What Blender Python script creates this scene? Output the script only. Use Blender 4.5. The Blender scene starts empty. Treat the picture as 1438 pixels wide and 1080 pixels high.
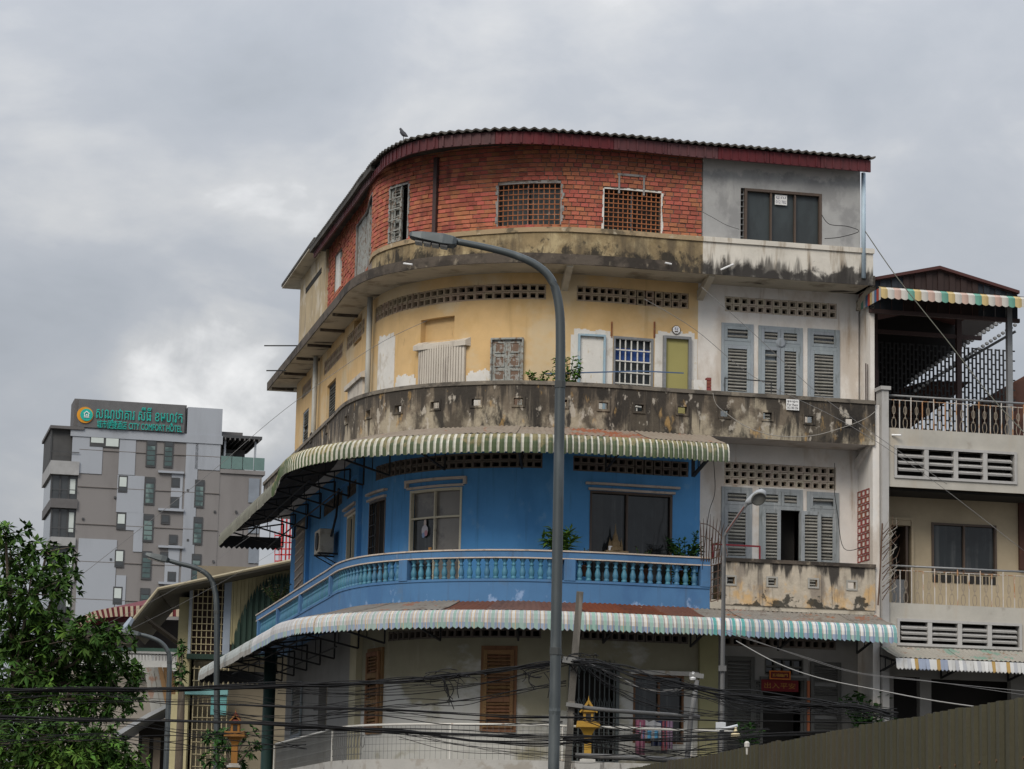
import bpy, bmesh, math, random
import numpy as np
from math import radians, sin, cos, tan, pi, atan2, sqrt
from mathutils import Vector, Matrix
random.seed(7); rng = random.Random(11)
SC = bpy.context.scene
COL = SC.collection

# ------------------------------------------------------------------ camera
F, PITCH, ROLL, CX, CY, EYE = 3800.0, radians(9.9), radians(1.25), 719.0, 540.0, 1.6
FW = np.array([0, cos(PITCH), sin(PITCH)]); U0 = np.array([0, -sin(PITCH), cos(PITCH)]); R0 = np.array([1.0, 0, 0])
RT = cos(ROLL)*R0 + sin(ROLL)*U0
UP = -sin(ROLL)*R0 + cos(ROLL)*U0
CAM = np.array([0, 0, EYE])
cd = bpy.data.cameras.new('camera'); cam = bpy.data.objects.new('camera', cd); COL.objects.link(cam)
cam.matrix_world = Matrix(((RT[0], UP[0], -FW[0], 0), (RT[1], UP[1], -FW[1], 0), (RT[2], UP[2], -FW[2], EYE), (0, 0, 0, 1)))
cd.sensor_width = 36; cd.lens = 36*F/1438.0; cd.clip_start = 0.1; cd.clip_end = 3000
SC.camera = cam
SUN_EL, SUN_AZ = radians(40), radians(205)       # azimuth clockwise from +Y : behind the camera, to the left
EXPOSURE = 0.8

# ------------------------------------------------------------------ sky, sun, view
w = bpy.data.worlds.new('World'); SC.world = w; w.use_nodes = True
nt = w.node_tree; nt.nodes.clear()
def wn(t, **k):
    n = nt.nodes.new(t)
    for a, b in k.items(): setattr(n, a, b)
    return n
out = wn('ShaderNodeOutputWorld'); bg = wn('ShaderNodeBackground'); bg.inputs['Strength'].default_value = 0.1
sky = wn('ShaderNodeTexSky', sky_type='NISHITA'); sky.sun_disc = False; sky.sun_elevation = SUN_EL; sky.sun_rotation = SUN_AZ
sky.air_density = 1.5; sky.dust_density = 3.0
tc = wn('ShaderNodeTexCoord'); sep = wn('ShaderNodeSeparateXYZ'); nt.links.new(tc.outputs['Generated'], sep.inputs[0])
mp = wn('ShaderNodeMapping'); mp.inputs['Scale'].default_value = (1.0, 1.0, 1.7); nt.links.new(tc.outputs['Generated'], mp.inputs[0])
def wnoise(scale, det, rough, dist, off):
    m = wn('ShaderNodeVectorMath', operation='ADD'); m.inputs[1].default_value = off; nt.links.new(mp.outputs[0], m.inputs[0])
    n = wn('ShaderNodeTexNoise'); n.inputs['Scale'].default_value = scale; n.inputs['Detail'].default_value = det
    n.inputs['Roughness'].default_value = rough; n.inputs['Distortion'].default_value = dist
    nt.links.new(m.outputs[0], n.inputs['Vector']); return n.outputs['Fac']
def wmath(op, a, b, clamp=False):
    n = wn('ShaderNodeMath', operation=op); n.use_clamp = clamp
    for i, x in enumerate((a, b)):
        if isinstance(x, (int, float)): n.inputs[i].default_value = x
        elif x is not None: nt.links.new(x, n.inputs[i])
    return n.outputs[0]
def wramp(f, stops):
    r = wn('ShaderNodeValToRGB'); e = r.color_ramp.elements
    while len(e) < len(stops): e.new(0.5)
    for el, (p, c) in zip(e, stops): el.position = p; el.color = (*c, 1)
    nt.links.new(f, r.inputs[0]); return r.outputs[0]
n1 = wnoise(5.5, 7, .52, .5, (7.7, 1.4, 2.15)); n2 = wnoise(15.0, 6, .55, .35, (1.3, 5.2, .7))
n3 = wnoise(34.0, 5, .55, .3, (.3, 2.2, 4.7))
cl = wmath('ADD', wmath('ADD', wmath('MULTIPLY', n1, .66), wmath('MULTIPLY', n2, .26)), wmath('MULTIPLY', n3, .08))
# the thin bright break in the cloud low on the left, as in the photograph
gd = Vector(FW*3800+RT*(305-719)-UP*(528-540)).normalized()
dp = wn('ShaderNodeVectorMath', operation='DOT_PRODUCT'); nt.links.new(tc.outputs['Generated'], dp.inputs[0]); dp.inputs[1].default_value = gd
gl_ = wn('ShaderNodeMapRange', interpolation_type='SMOOTHSTEP'); gl_.inputs[1].default_value = cos(radians(2.7)); gl_.inputs[2].default_value = 1.0; nt.links.new(dp.outputs['Value'], gl_.inputs[0])
cl = wmath('ADD', cl, wmath('MULTIPLY', gl_.outputs[0], wmath('MULTIPLY', n2, .38)))
ccol = wramp(cl, [(0.36, (.45,.485,.54)), (0.45, (.505,.54,.60)), (0.53, (.56,.59,.645)), (0.62, (.70,.715,.74)), (0.76, (1.25,1.25,1.25))])
# overcast luminance: brighter towards the zenith
el = wmath('MAXIMUM', sep.outputs['Z'], 0.0)
lum = wmath('ADD', wmath('MULTIPLY', wmath('POWER', el, 1.3), 11.5), 3.45)
mul = wn('ShaderNodeVectorMath', operation='SCALE'); nt.links.new(ccol, mul.inputs[0]); nt.links.new(lum, mul.inputs['Scale'])
mix = wn('ShaderNodeMix', data_type='RGBA'); mix.inputs['Factor'].default_value = 0.97
nt.links.new(sky.outputs[0], mix.inputs['A']); nt.links.new(mul.outputs[0], mix.inputs['B'])
nt.links.new(mix.outputs['Result'], bg.inputs['Color']); nt.links.new(bg.outputs[0], out.inputs[0])
sd = bpy.data.lights.new('sun', 'SUN'); sd.energy = 1.2; sd.angle = radians(28); sd.color = (1, .92, .8)
so = bpy.data.objects.new('sun', sd); COL.objects.link(so)
sdir = Vector((sin(SUN_AZ)*cos(SUN_EL), cos(SUN_AZ)*cos(SUN_EL), sin(SUN_EL)))
so.rotation_euler = sdir.to_track_quat('Z', 'Y').to_euler(); so.location = (0, 0, 60)
vs = SC.view_settings; vs.view_transform = 'Standard'; vs.look = 'None'; vs.exposure = EXPOSURE; vs.gamma = 1; vs.use_curve_mapping = False
SC.cycles.max_bounces = 6; SC.cycles.diffuse_bounces = 2; SC.cycles.glossy_bounces = 2

# ------------------------------------------------------------------ photo geometry helpers: pixel of the photo -> point on a real surface
def ray(px, py):
    d = FW*F + RT*(px-CX) - UP*(py-CY); return d/d[1]
def atY(px, py, Y): return Vector(CAM + ray(px, py)*Y)
def proj(p):
    v = np.array(p, float)-CAM; q = v@FW
    return CX+F*(v@RT)/q, CY-F*(v@UP)/q
# balcony front line of the corner building in plan, arc length s runs from its far left end to its right end
NODES = [(-6.90,75.25),(-5.57,69.22),(-4.24,63.19),(-3.72,60.95),(-3.10,59.65),(-2.06,58.62),(-0.9,58.07),(0.2,57.83),(1.2,57.88),(2.3,58.06),(3.4,58.37),(5.75,58.90),(8.10,59.44)]
def dense(P, n=24):
    P = [np.array(p) for p in P]; P = [2*P[0]-P[1]]+P+[2*P[-1]-P[-2]]; o = []
    for i in range(1, len(P)-2):
        p0, p1, p2, p3 = P[i-1:i+3]
        t0 = 0; t1 = t0+np.linalg.norm(p1-p0)**.5; t2 = t1+np.linalg.norm(p2-p1)**.5; t3 = t2+np.linalg.norm(p3-p2)**.5
        for k in range(n):
            t = t1+(t2-t1)*k/n
            A1 = (t1-t)/(t1-t0)*p0+(t-t0)/(t1-t0)*p1; A2 = (t2-t)/(t2-t1)*p1+(t-t1)/(t2-t1)*p2; A3 = (t3-t)/(t3-t2)*p2+(t-t2)/(t3-t2)*p3
            B1 = (t2-t)/(t2-t0)*A1+(t-t0)/(t2-t0)*A2; B2 = (t3-t)/(t3-t1)*A2+(t-t1)/(t3-t1)*A3
            o.append((t2-t)/(t2-t1)*B1+(t-t1)/(t2-t1)*B2)
    o.append(P[-2]); return np.array(o)
DD = dense(NODES); SS = np.concatenate([[0], np.cumsum(np.linalg.norm(np.diff(DD, axis=0), axis=1))]); SEND = SS[-1]
TT = np.gradient(DD, axis=0)
for _ in range(6): TT[1:-1] = (TT[:-2]+2*TT[1:-1]+TT[2:])/4
TT /= np.linalg.norm(TT, axis=1)[:, None]
def pt(s, off):
    if s < 0: p = DD[0]+TT[0]*s; t = TT[0]
    elif s > SEND: p = DD[-1]+TT[-1]*(s-SEND); t = TT[-1]
    else:
        p = np.array([np.interp(s, SS, DD[:,0]), np.interp(s, SS, DD[:,1])]); t = np.array([np.interp(s, SS, TT[:,0]), np.interp(s, SS, TT[:,1])]); t = t/np.linalg.norm(t)
    return p+np.array([t[1], -t[0]])*off, t
def tab(*kv):
    xs, ys = [k for k, v in kv], [v for k, v in kv]
    return lambda s: float(np.interp(s, xs, ys))
BASE = {'P': lambda s: 0.0,                                              # balcony fronts
        'W': tab((12.5,-.66),(14.5,-.8),(16.5,-1.0)),                    # walls behind the balconies
        'B': tab((12.5,-.66),(15,-.42),(17.5,-.44),(19.3,-.34),(21,-.05),(24,-.02)),  # top storey wall
        'R': tab((6,-.30),(14.5,-.36),(15.7,-.2),(16.6,0.1),(17.5,.42),(18.3,.6),(19.7,.62),(21.7,.45),(24,.42),(27.8,.35))}  # roof edge
def W(s, o, z, base='P'):
    p, t = pt(s, o+BASE[base](s)); return Vector((p[0], p[1], z))
def FM(s, o, z, base='P'):
    p, t = pt(s, o+BASE[base](s))
    return Matrix(((t[0], -t[1], 0, p[0]), (t[1], t[0], 0, p[1]), (0, 0, 1, z), (0, 0, 0, 1)))
_cache = {}
def hit(px, py, base='P', o=0.0):
    d = ray(px, py); k = (base, o)
    if k not in _cache:
        s = np.arange(-5, 40, .03); _cache[k] = (s, np.array([pt(v, o+BASE[base](v))[0] for v in s]))
    s, P = _cache[k]; g = P[:,0]-d[0]*P[:,1]; best = None
    for i in np.where(g[:-1]*g[1:] <= 0)[0]:
        t = g[i]/(g[i]-g[i+1]); y = P[i,1]*(1-t)+P[i+1,1]*t
        if best is None or y < best[1]: best = (s[i]+.03*t, y)
    return float(best[0]), float(EYE+d[2]*best[1])
def RC(x0, y0, x1, y1, base='W', o=0.0):
    ym, xm = (y0+y1)/2, (x0+x1)/2
    return hit(x0, ym, base, o)[0], hit(x1, ym, base, o)[0], hit(xm, y1, base, o)[1], hit(xm, y0, base, o)[1]

# ------------------------------------------------------------------ mesh builder
class MB:
    def __init__(self): self.v = []; self.f = []; self.mi = []
    def add(self, vs, fs, mi=0):
        b = len(self.v); self.v += [tuple(x) for x in vs]; self.f += [tuple(b+i for i in f) for f in fs]; self.mi += [mi]*len(fs)
    def quad(self, a, b, c, d, mi=0): self.add((a, b, c, d), ((0, 1, 2, 3),), mi)
    def hexa(self, p, mi=0):   # p: 8 points, bottom ring then top ring
        self.add(p, ((3,2,1,0),(4,5,6,7),(0,1,5,4),(1,2,6,5),(2,3,7,6),(3,0,4,7)), mi)
    def box(self, x0, x1, y0, y1, z0, z1, M=None, mi=0):
        p = [Vector(q) for q in ((x0,y0,z0),(x1,y0,z0),(x1,y1,z0),(x0,y1,z0),(x0,y0,z1),(x1,y0,z1),(x1,y1,z1),(x0,y1,z1))]
        if M is not None: p = [M @ q for q in p]
        self.hexa(p, mi)
    def bent(self, s0, s1, o0, o1, z0, z1, base='P', ds=.45, mi=0):
        n = max(1, int(math.ceil((s1-s0)/ds))); vs = []; fs = []
        if base == 'P' and s0 > 22.5 or s1 < 10 and base in 'PW': n = 1
        for i in range(n+1):
            s = s0+(s1-s0)*i/n
            vs += [W(s,o0,z0,base), W(s,o1,z0,base), W(s,o1,z1,base), W(s,o0,z1,base)]
        for i in range(n):
            a = 4*i; b = a+4
            for j in range(4): k = (j+1) % 4; fs.append((a+j, b+j, b+k, a+k))
        fs.append((0,1,2,3)); e = 4*n; fs.append((e+3,e+2,e+1,e)); self.add(vs, fs, mi)
    def bar(self, p, q, w, h=None, up=(0,0,1), mi=0):
        p, q = Vector(p), Vector(q); h = h or w; d = (q-p).normalized(); u = Vector(up)
        if abs(d.dot(u)) > .98: u = Vector((0, 1, 0))
        x = d.cross(u).normalized()*w/2; y = x.cross(d).normalized()*h/2
        self.hexa([p-x-y, p+x-y, q+x-y, q-x-y, p-x+y, p+x+y, q+x+y, q-x+y], mi)
    def tube(self, pts, r, n=6, mi=0, caps=True):
        pts = [Vector(p) for p in pts]; rr = r if isinstance(r, (list, tuple)) else [r]*len(pts); vs = []; fs = []
        for i, p in enumerate(pts):
            d = (pts[min(i+1, len(pts)-1)]-pts[max(i-1, 0)]).normalized(); u = Vector((0,0,1)) if abs(d.z) < .9 else Vector((0,1,0))
            x = d.cross(u).normalized(); y = x.cross(d).normalized()
            for k in range(n): a = 2*pi*k/n; vs.append(p+(x*cos(a)+y*sin(a))*rr[i])
        for i in range(len(pts)-1):
            for k in range(n): a = i*n+k; b = i*n+(k+1) % n; fs.append((a, b, b+n, a+n))
        if caps: fs.append(tuple(range(n-1,-1,-1))); e = n*(len(pts)-1); fs.append(tuple(range(e, e+n)))
        self.add(vs, fs, mi)
    def lathe(self, prof, n=10, M=None, mi=0):   # prof: (r, z)
        vs = []; fs = []
        for r, z in prof:
            for k in range(n): a = 2*pi*k/n; q = Vector((r*cos(a), r*sin(a), z)); vs.append(M @ q if M is not None else q)
        for i in range(len(prof)-1):
            for k in range(n): a = i*n+k; b = i*n+(k+1) % n; fs.append((a, b, b+n, a+n))
        fs.append(tuple(range(n-1,-1,-1))); e = n*(len(prof)-1); fs.append(tuple(range(e, e+n))); self.add(vs, fs, mi)
    def prism(self, poly, z0, z1, mi=0):
        n = len(poly); vs = [(x, y, z0) for x, y in poly]+[(x, y, z1) for x, y in poly]
        fs = [tuple(range(n-1,-1,-1)), tuple(range(n, 2*n))]+[(i, (i+1) % n, n+(i+1) % n, n+i) for i in range(n)]; self.add(vs, fs, mi)
    def extr(self, pts, d, mi=0):   # closed 3D outline pushed along d
        n = len(pts); pts = [Vector(p) for p in pts]; d = Vector(d)
        self.add(pts+[p+d for p in pts], [tuple(range(n-1,-1,-1)), tuple(range(n, 2*n))]+[(i, (i+1) % n, n+(i+1) % n, n+i) for i in range(n)], mi)
    def mesh(self, name, mats, smooth=False):
        me = bpy.data.meshes.new(name); me.from_pydata(self.v, [], self.f)
        for m in (mats if isinstance(mats, (list, tuple)) else [mats]): me.materials.append(m)
        if any(self.mi): me.polygons.foreach_set('material_index', self.mi)
        bm = bmesh.new(); bm.from_mesh(me); bmesh.ops.recalc_face_normals(bm, faces=bm.faces); bm.to_mesh(me); bm.free()
        if smooth: me.shade_smooth()
        return me
    def build(self, name, mats, parent=None, smooth=False, label=None, kind=None, bevel=0):
        o = bpy.data.objects.new(name, self.mesh(name, mats, smooth)); COL.objects.link(o); adopt(o, parent)
        if label: o['label'] = label
        if kind: o['kind'] = kind
        if bevel:
            b = o.modifiers.new('bevel', 'BEVEL'); b.width = bevel; b.segments = 2; b.limit_method = 'ANGLE'
        return o
def wmat(o):
    m = o.matrix_basis.copy()
    if o.parent: m = wmat(o.parent) @ o.matrix_parent_inverse @ m
    return m
def adopt(o, parent):
    if parent is not None: o.parent = parent; o.matrix_parent_inverse = wmat(parent).inverted()
def inst(me, name, parent, M, label=None):
    o = bpy.data.objects.new(name, me); COL.objects.link(o); o.matrix_basis = M; adopt(o, parent)
    if label: o['label'] = label
    return o
def thing(name, label, cat, loc, group=None):
    o = bpy.data.objects.new(name, None); COL.objects.link(o); o.location = loc; o.empty_display_size = .2
    return tag(o, label, cat, group)
def tag(o, label, cat, group=None):
    o['label'] = label; o['category'] = cat
    if group: o['group'] = group
    return o
def struct(o): o['kind'] = 'structure'; return o

# ------------------------------------------------------------------ materials
MATS = {}
class NT:
    def __init__(s, name):
        s.m = bpy.data.materials.new(name); s.m.use_nodes = True; s.t = s.m.node_tree; s.t.nodes.clear()
        s.out = s.n('ShaderNodeOutputMaterial'); s.b = s.n('ShaderNodeBsdfPrincipled'); s.l(s.b.outputs[0], s.out.inputs[0])
        s.co = s.n('ShaderNodeTexCoord').outputs['Object']; s._z = None
    def n(s, t, **k):
        x = s.t.nodes.new(t)
        for a, b in k.items(): setattr(x, a, b)
        return x
    def l(s, a, b): s.t.links.new(a, b)
    def math(s, op, a, b=None, clamp=False):
        n = s.n('ShaderNodeMath', operation=op); n.use_clamp = clamp
        for i, x in enumerate((a, b)):
            if isinstance(x, (int, float)): n.inputs[i].default_value = x
            elif x is not None: s.l(x, n.inputs[i])
        return n.outputs[0]
    def z(s):
        if s._z is None:
            g = s.n('ShaderNodeNewGeometry'); q = s.n('ShaderNodeSeparateXYZ'); s.l(g.outputs['Position'], q.inputs[0]); s._z = q.outputs[2]
        return s._z
    def noise(s, sc, det=5, rough=.6, dist=0, off=0):
        m = s.n('ShaderNodeMapping'); m.inputs['Scale'].default_value = sc; m.inputs['Location'].default_value = (off, off*.7, off*.3); s.l(s.co, m.inputs[0])
        n = s.n('ShaderNodeTexNoise'); n.inputs['Scale'].default_value = 1; n.inputs['Detail'].default_value = det; n.inputs['Roughness'].default_value = rough; n.inputs['Distortion'].default_value = dist
        s.l(m.outputs[0], n.inputs['Vector']); return n.outputs['Fac']
    def step(s, f, lo, hi):
        r = s.n('ShaderNodeMapRange', interpolation_type='SMOOTHSTEP'); r.inputs[1].default_value = lo; r.inputs[2].default_value = hi; s.l(f, r.inputs[0]); return r.outputs[0]
    def lin(s, f, lo, hi):
        r = s.n('ShaderNodeMapRange'); r.inputs[1].default_value = lo; r.inputs[2].default_value = hi; s.l(f, r.inputs[0]); return r.outputs[0]
    def mix(s, f, a, b, mode='MIX'):
        m = s.n('ShaderNodeMix', data_type='RGBA', blend_type=mode)
        for k, x in (('Factor', f), ('A', a), ('B', b)):
            if isinstance(x, (int, float)): m.inputs[k].default_value = x
            elif isinstance(x, (tuple, list)): m.inputs[k].default_value = (*x[:3], 1)
            else: s.l(x, m.inputs[k])
        return m.outputs['Result']
def mk(name, base, rough=.85, layers=(), bump=0.0, bs=30.0, spec=.3, metal=0.0, rnd=0.0, ornd=0.0, var=.12, vs=1.3):
    """base colour, broken up by noise layers: dict(c, sc, lo, hi, a, [z0,z1] world height fade, off, dist)"""
    if name in MATS: return MATS[name]
    t = NT(name); col = base
    if var:
        f = t.noise((vs, vs, vs), 6, .65); col = t.mix(t.lin(f, .3, .7), tuple(c*(1-var) for c in base), tuple(min(1, c*(1+var)) for c in base))
    for i, L in enumerate(layers):
        sc = L.get('sc', 2.0); sc = sc if isinstance(sc, tuple) else (sc, sc, sc)
        f = t.noise(sc, L.get('det', 6), L.get('rg', .6), L.get('dist', 0), L.get('off', 3.7*i+1)); 
        if 'z0' in L: f = t.math('ADD', f, t.math('MULTIPLY', t.math('SUBTRACT', t.lin(t.z(), L['z0'], L['z1']), .5), L.get('zk', .4)))
        f = t.math('MULTIPLY', t.step(f, L['lo'], L['hi']), L.get('a', 1.0))
        col = t.mix(f, col, L['c'])
    if rnd:
        g = t.n('ShaderNodeNewGeometry'); o = t.n('ShaderNodeObjectInfo')
        r = t.math('FRACT', t.math('ADD', g.outputs['Random Per Island'], o.outputs['Random']))
        h = t.n('ShaderNodeHueSaturation'); t.l(t.math('ADD', t.math('MULTIPLY', r, 2*rnd), 1-rnd), h.inputs['Value'])
        r2 = t.math('FRACT', t.math('MULTIPLY', r, 7.31)); t.l(t.math('ADD', t.math('MULTIPLY', r2, .03), .485), h.inputs['Hue'])
        if isinstance(col, tuple): h.inputs['Color'].default_value = (*col, 1)
        else: t.l(col, h.inputs['Color'])
        col = h.outputs[0]
    if ornd:
        o = t.n('ShaderNodeObjectInfo'); h = t.n('ShaderNodeHueSaturation'); t.l(t.math('ADD', t.math('MULTIPLY', o.outputs['Random'], 2*ornd), 1-ornd), h.inputs['Value'])
        t.l(t.math('ADD', t.math('MULTIPLY', t.math('FRACT', t.math('MULTIPLY', o.outputs['Random'], 9.7)), .5), .7), h.inputs['Saturation'])
        if isinstance(col, tuple): h.inputs['Color'].default_value = (*col, 1)
        else: t.l(col, h.inputs['Color'])
        col = h.outputs[0]
    if isinstance(col, tuple): t.b.inputs['Base Color'].default_value = (*col, 1)
    else: t.l(col, t.b.inputs['Base Color'])
    t.b.inputs['Roughness'].default_value = rough; t.b.inputs['Metallic'].default_value = metal; t.b.inputs['Specular IOR Level'].default_value = spec
    if bump:
        bn = t.n('ShaderNodeBump'); bn.inputs['Strength'].default_value = bump; bn.inputs['Distance'].default_value = .02
        t.l(t.noise((bs, bs, bs), 4, .6), bn.inputs['Height']); t.l(bn.outputs[0], t.b.inputs['Normal'])
    MATS[name] = t.m; return t.m
L = lambda c, sc, lo, hi, a=1.0, **k: dict(c=c, sc=sc, lo=lo, hi=hi, a=a, **k)
# ------------------------------------------------------------------ palette
brick_m = mk('brick', (0.400,0.130,0.078), .92, [L((.25,.21,.18), 1.6, .63, .70, .75, det=10), L((.10,.05,.04), (3,3,.35), .56, .72, .6), L((.15,.05,.035), (2,2,2), .54, .7, .55), L((.5,.25,.15), 9.0, .62, .7, .5)], rnd=.22, bump=.3, bs=60)
mortar_m = mk('mortar', (.21,.175,.15), .95, [L((.12,.1,.09), 4, .5, .65, .7)], bump=.4)
cement_m = mk('rough_cement', (.27,.26,.25), .95, [L((.12,.11,.105), 6, .5, .65, .7)], bump=.5)
yellow_m = mk('ochre_wall_paint', (0.600,0.410,0.200), .9, [L((.58,.49,.34), (.5,.5,.6), .47, .60, .65), L((.53,.34,.13), (.8,.8,.5), .54, .68, .5), L((.40,.27,.12), (3.5,3.5,.3), .56, .74, .5), L((.66,.61,.52), (2.2,2.2,1.1), .56, .6, .9, z0=12.6, z1=10.9, zk=.35), L((.25,.17,.09), (6,6,1.2), .64, .76, .6)], bump=.1)
yellowblock_m = mk('faded_ochre_render', (0.429,0.343,0.218), .92, [L((.22,.18,.14), (4,4,.4), .53, .7, .6), L((.62,.57,.48), 1.5, .5, .65, .6)], bump=.15)
parapet4_m = mk('mouldy_ochre_render', (.265,.20,.11), .95, [L((.45,.365,.215), (1.5,1.5,1.5), .46, .62, .85, det=10, rg=.7), L((.10,.078,.053), (2.6,2.6,.6), .46, .66, .8, det=10), L((.03,.027,.023), (1.9,1.9,1.5), .475, .59, .93, det=10, rg=.7, z0=15.15, z1=14.45, zk=.24, dist=.4), L((.20,.15,.09), (10,10,.35), .50, .70, .7), L((.05,.042,.033), (6,6,5), .55, .66, .75, det=8, z0=15.1, z1=14.5, zk=.2)], bump=.5, bs=14, var=.2, vs=4)
parapet4w_m = mk('mouldy_white_render', (.60,.565,.50), .95, [L((.33,.27,.2), (4,4,.6), .5, .66, .8), L((.05,.045,.04), (5,5,.5), .52, .66, .8, z0=15.1, z1=14.5, zk=.3), L((.035,.032,.03), (2.2,2.2,1.4), .52, .64, .92, z0=15.0, z1=14.5, zk=.35, dist=.6)], bump=.3, bs=14)
slab_m = mk('black_stained_concrete', (.10,.082,.066), .95, [L((.035,.03,.026), (1.6,1.6,2), .42, .58, .85), L((.3,.255,.19), (5,5,3), .58, .7, .6)], bump=.4, bs=14)
soffit_m = mk('soffit_render', (.50,.455,.375), .95, [L((.2,.165,.12), (1.3,1.3,1), .5, .66, .7), L((.04,.035,.03), (.9,2.6,1), .60, .68, .9)], bump=.2)
parapet3_m = mk('blackened_parapet_render', (0.167,0.136,0.102), .96, [L((.38,.33,.245), (1.8,1.8,1.3), .50, .62, .85, det=10, rg=.66, z0=11.7, z1=10.9, zk=.25), L((.065,.054,.042), (.9,.9,.6), .47, .58, .92, det=10, rg=.62), L((.03,.027,.024), (1.7,1.7,.55), .53, .62, .95, det=10, rg=.62, dist=.3), L((.045,.039,.033), (4.5,4.5,.09), .47, .58, .9, det=8, z0=10.8, z1=11.8, zk=.26), L((.42,.38,.32), (4.5,4.5,2.6), .58, .65, .85, det=10), L((.46,.29,.11), (3.5,3.5,1.5), .60, .70, .6), L((.25,.215,.17), (11,11,.5), .58, .72, .5), L((.05,.044,.037), (2.5,2.5,3), .52, .64, .85, z0=11.4, z1=11.8, zk=.3)], bump=.6, bs=16, var=.2, vs=4)
parapet2_m = mk('flaking_cream_render', (0.452,0.398,0.320), .95, [L((.58,.36,.14), (2.4,2.4,1.8), .50, .64, .75, det=10, z0=7.9, z1=7.2, zk=.1), L((.24,.205,.17), (3,3,1.2), .49, .64, .85, det=10), L((.035,.032,.03), (4,4,.5), .49, .60, .95, det=10, z0=7.5, z1=8.15, zk=.28, dist=.3), L((.09,.08,.07), (8,8,.35), .53, .7, .7), L((.03,.03,.025), (2.6,2.6,3), .56, .62, .9, z0=7.5, z1=7.1, zk=.3)], bump=.5, bs=18, var=.2, vs=4)
white_m = mk('aged_white_wall', (0.702,0.670,0.630), .92, [L((.50,.43,.36), (1.1,1.1,.6), .48, .64, .7), L((.34,.25,.17), (3.2,3.2,.35), .58, .74, .7), L((.66,.65,.63), 1.2, .52, .62, .6)], bump=.15)
whiteplaster_m = mk('white_plaster_patch', (.66,.64,.60), .95, [L((.45,.40,.33), 2.5, .54, .68, .6), L((.52,.42,.26), (6,6,3), .58, .66, .6)], bump=.3)
greywall_m = mk('bare_cement_render', (.36,.36,.355), .95, [L((.24,.24,.24), (1.3,1.3,1.0), .46, .62, .8), L((.48,.475,.46), (2,2,.8), .56, .7, .6), L((.52,.5,.48), (3,3,2.5), .48, .6, .8, z0=16.55, z1=17.0, zk=.5), L((.17,.16,.16), (5,5,.4), .6, .75, .5)], bump=.25, bs=16)
blue_m = mk('blue_wall_paint', (0.100,0.315,0.630), .88, [L((.075,.25,.52), (.8,.8,.35), .46, .64, .75), L((.06,.19,.37), (5,5,.2), .55, .72, .6), L((.19,.39,.64), (2.2,2.2,1.5), .58, .70, .55), L((.045,.075,.11), (9,9,.3), .6, .74, .5), L((.10,.22,.40), (2,2,.4), .58, .75, .4)], var=.06)
bluebal_m = mk('pale_blue_balcony_paint', (0.072,0.178,0.345), .75, [L((.05,.125,.27), (1.3,1.3,.6), .5, .66, .6), L((.34,.45,.66), (3.5,3.5,2.2), .58, .68, .6, z0=7.3, z1=6.95, zk=.18), L((.07,.12,.2), (7,7,.35), .55, .74, .65), L((.10,.15,.22), (2.5,2.5,2), .58, .7, .4)], var=.06)
teal_m = mk('teal_baluster_paint', (0.058,0.183,0.277), .55, [L((.02,.13,.2), 9, .54, .68, .6)], spec=.4, rnd=.12)
beige_m = mk('beige_trim_paint', (.55,.47,.40), .85, [L((.3,.24,.19), 6, .54, .68, .6)])
cream_m = mk('cream_wall_paint', (0.300,0.280,0.200), .9, [L((.58,.58,.56), (.5,.5,.8), .46, .58, .85, z0=6.2, z1=4.4, zk=.25), L((.42,.38,.29), (2,2,.4), .55, .72, .5)], bump=.1)  # base kept low, part of the awning's shade is in the colour
vent_m = mk('breeze_block', (.38,.295,.205), .95, [L((.2,.15,.115), 6, .5, .66, .6)], rnd=.12)
vent3_m = mk('grey_breeze_block', (.17,.145,.125), .95, [L((.14,.12,.105), 6, .5, .66, .6)], rnd=.12)  # darker base holds some of the shade under the awnings
ventw_m = mk('pale_breeze_block', (.52,.455,.37), .95, [L((.33,.26,.19), 6, .5, .66, .6)], rnd=.12)
redvent_m = mk('red_breeze_block', (.24,.07,.055), .9, rnd=.15)
dark_m = mk('dark_room', (.03,.028,.026), .95, var=0)  # near-black colour stands in for the unlit depth behind openings
glass_m = mk('dark_window_glass', (.02,.024,.026), .06, [L((.075,.08,.08), (7,7,.35), .48, .66, .7), L((.012,.013,.014), (.9,.9,.9), .46, .6, .85)], spec=.5, var=0)
mesh_m = mk('dusty_window_mesh', (0.043,0.053,0.056), .4, [L((.03,.035,.037), (1.5,1.5,.7), .45, .6, .8)], spec=.4)
greyglass_m = mk('grey_curtained_glass', (.20,.185,.165), .25, [L((.09,.085,.08), (1.2,1.2,1.2), .5, .6, .8)], spec=.5)
brownframe_m = mk('brown_aluminium', (.085,.06,.045), .5, [L((.14,.09,.05), 8, .55, .7, .5)], spec=.4)
creamframe_m = mk('cream_window_frame', (.60,.55,.42), .6, [L((.38,.3,.2), 8, .58, .7, .6)])
rust_m = mk('rusty_bar', (.32,.12,.05), .8, [L((.42,.33,.25), 9, .6, .68, .6), L((.12,.05,.03), 5, .5, .65, .6)])
whitebar_m = mk('white_painted_bar', (.62,.61,.57), .6, [L((.34,.19,.1), 10, .6, .68, .7)])
bluegrey_m = mk('blue_grey_louvre_paint', (.275,.31,.34), .8, [L((.34,.38,.40), (9,9,2), .52, .66, .7), L((.15,.17,.17), (12,12,2.5), .56, .7, .7)], rnd=.06)
slat_m = mk('faded_louvre_slat', (.27,.265,.24), .85, [L((.19,.18,.155), (9,9,9), .5, .66, .6)], rnd=.12)
greyblue3_m = mk('grey_louvre_paint', (.27,.295,.31), .8, [L((.37,.39,.40), (9,9,2), .52, .66, .7), L((.15,.16,.16), (12,12,2.5), .56, .7, .7)], rnd=.06)
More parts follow.
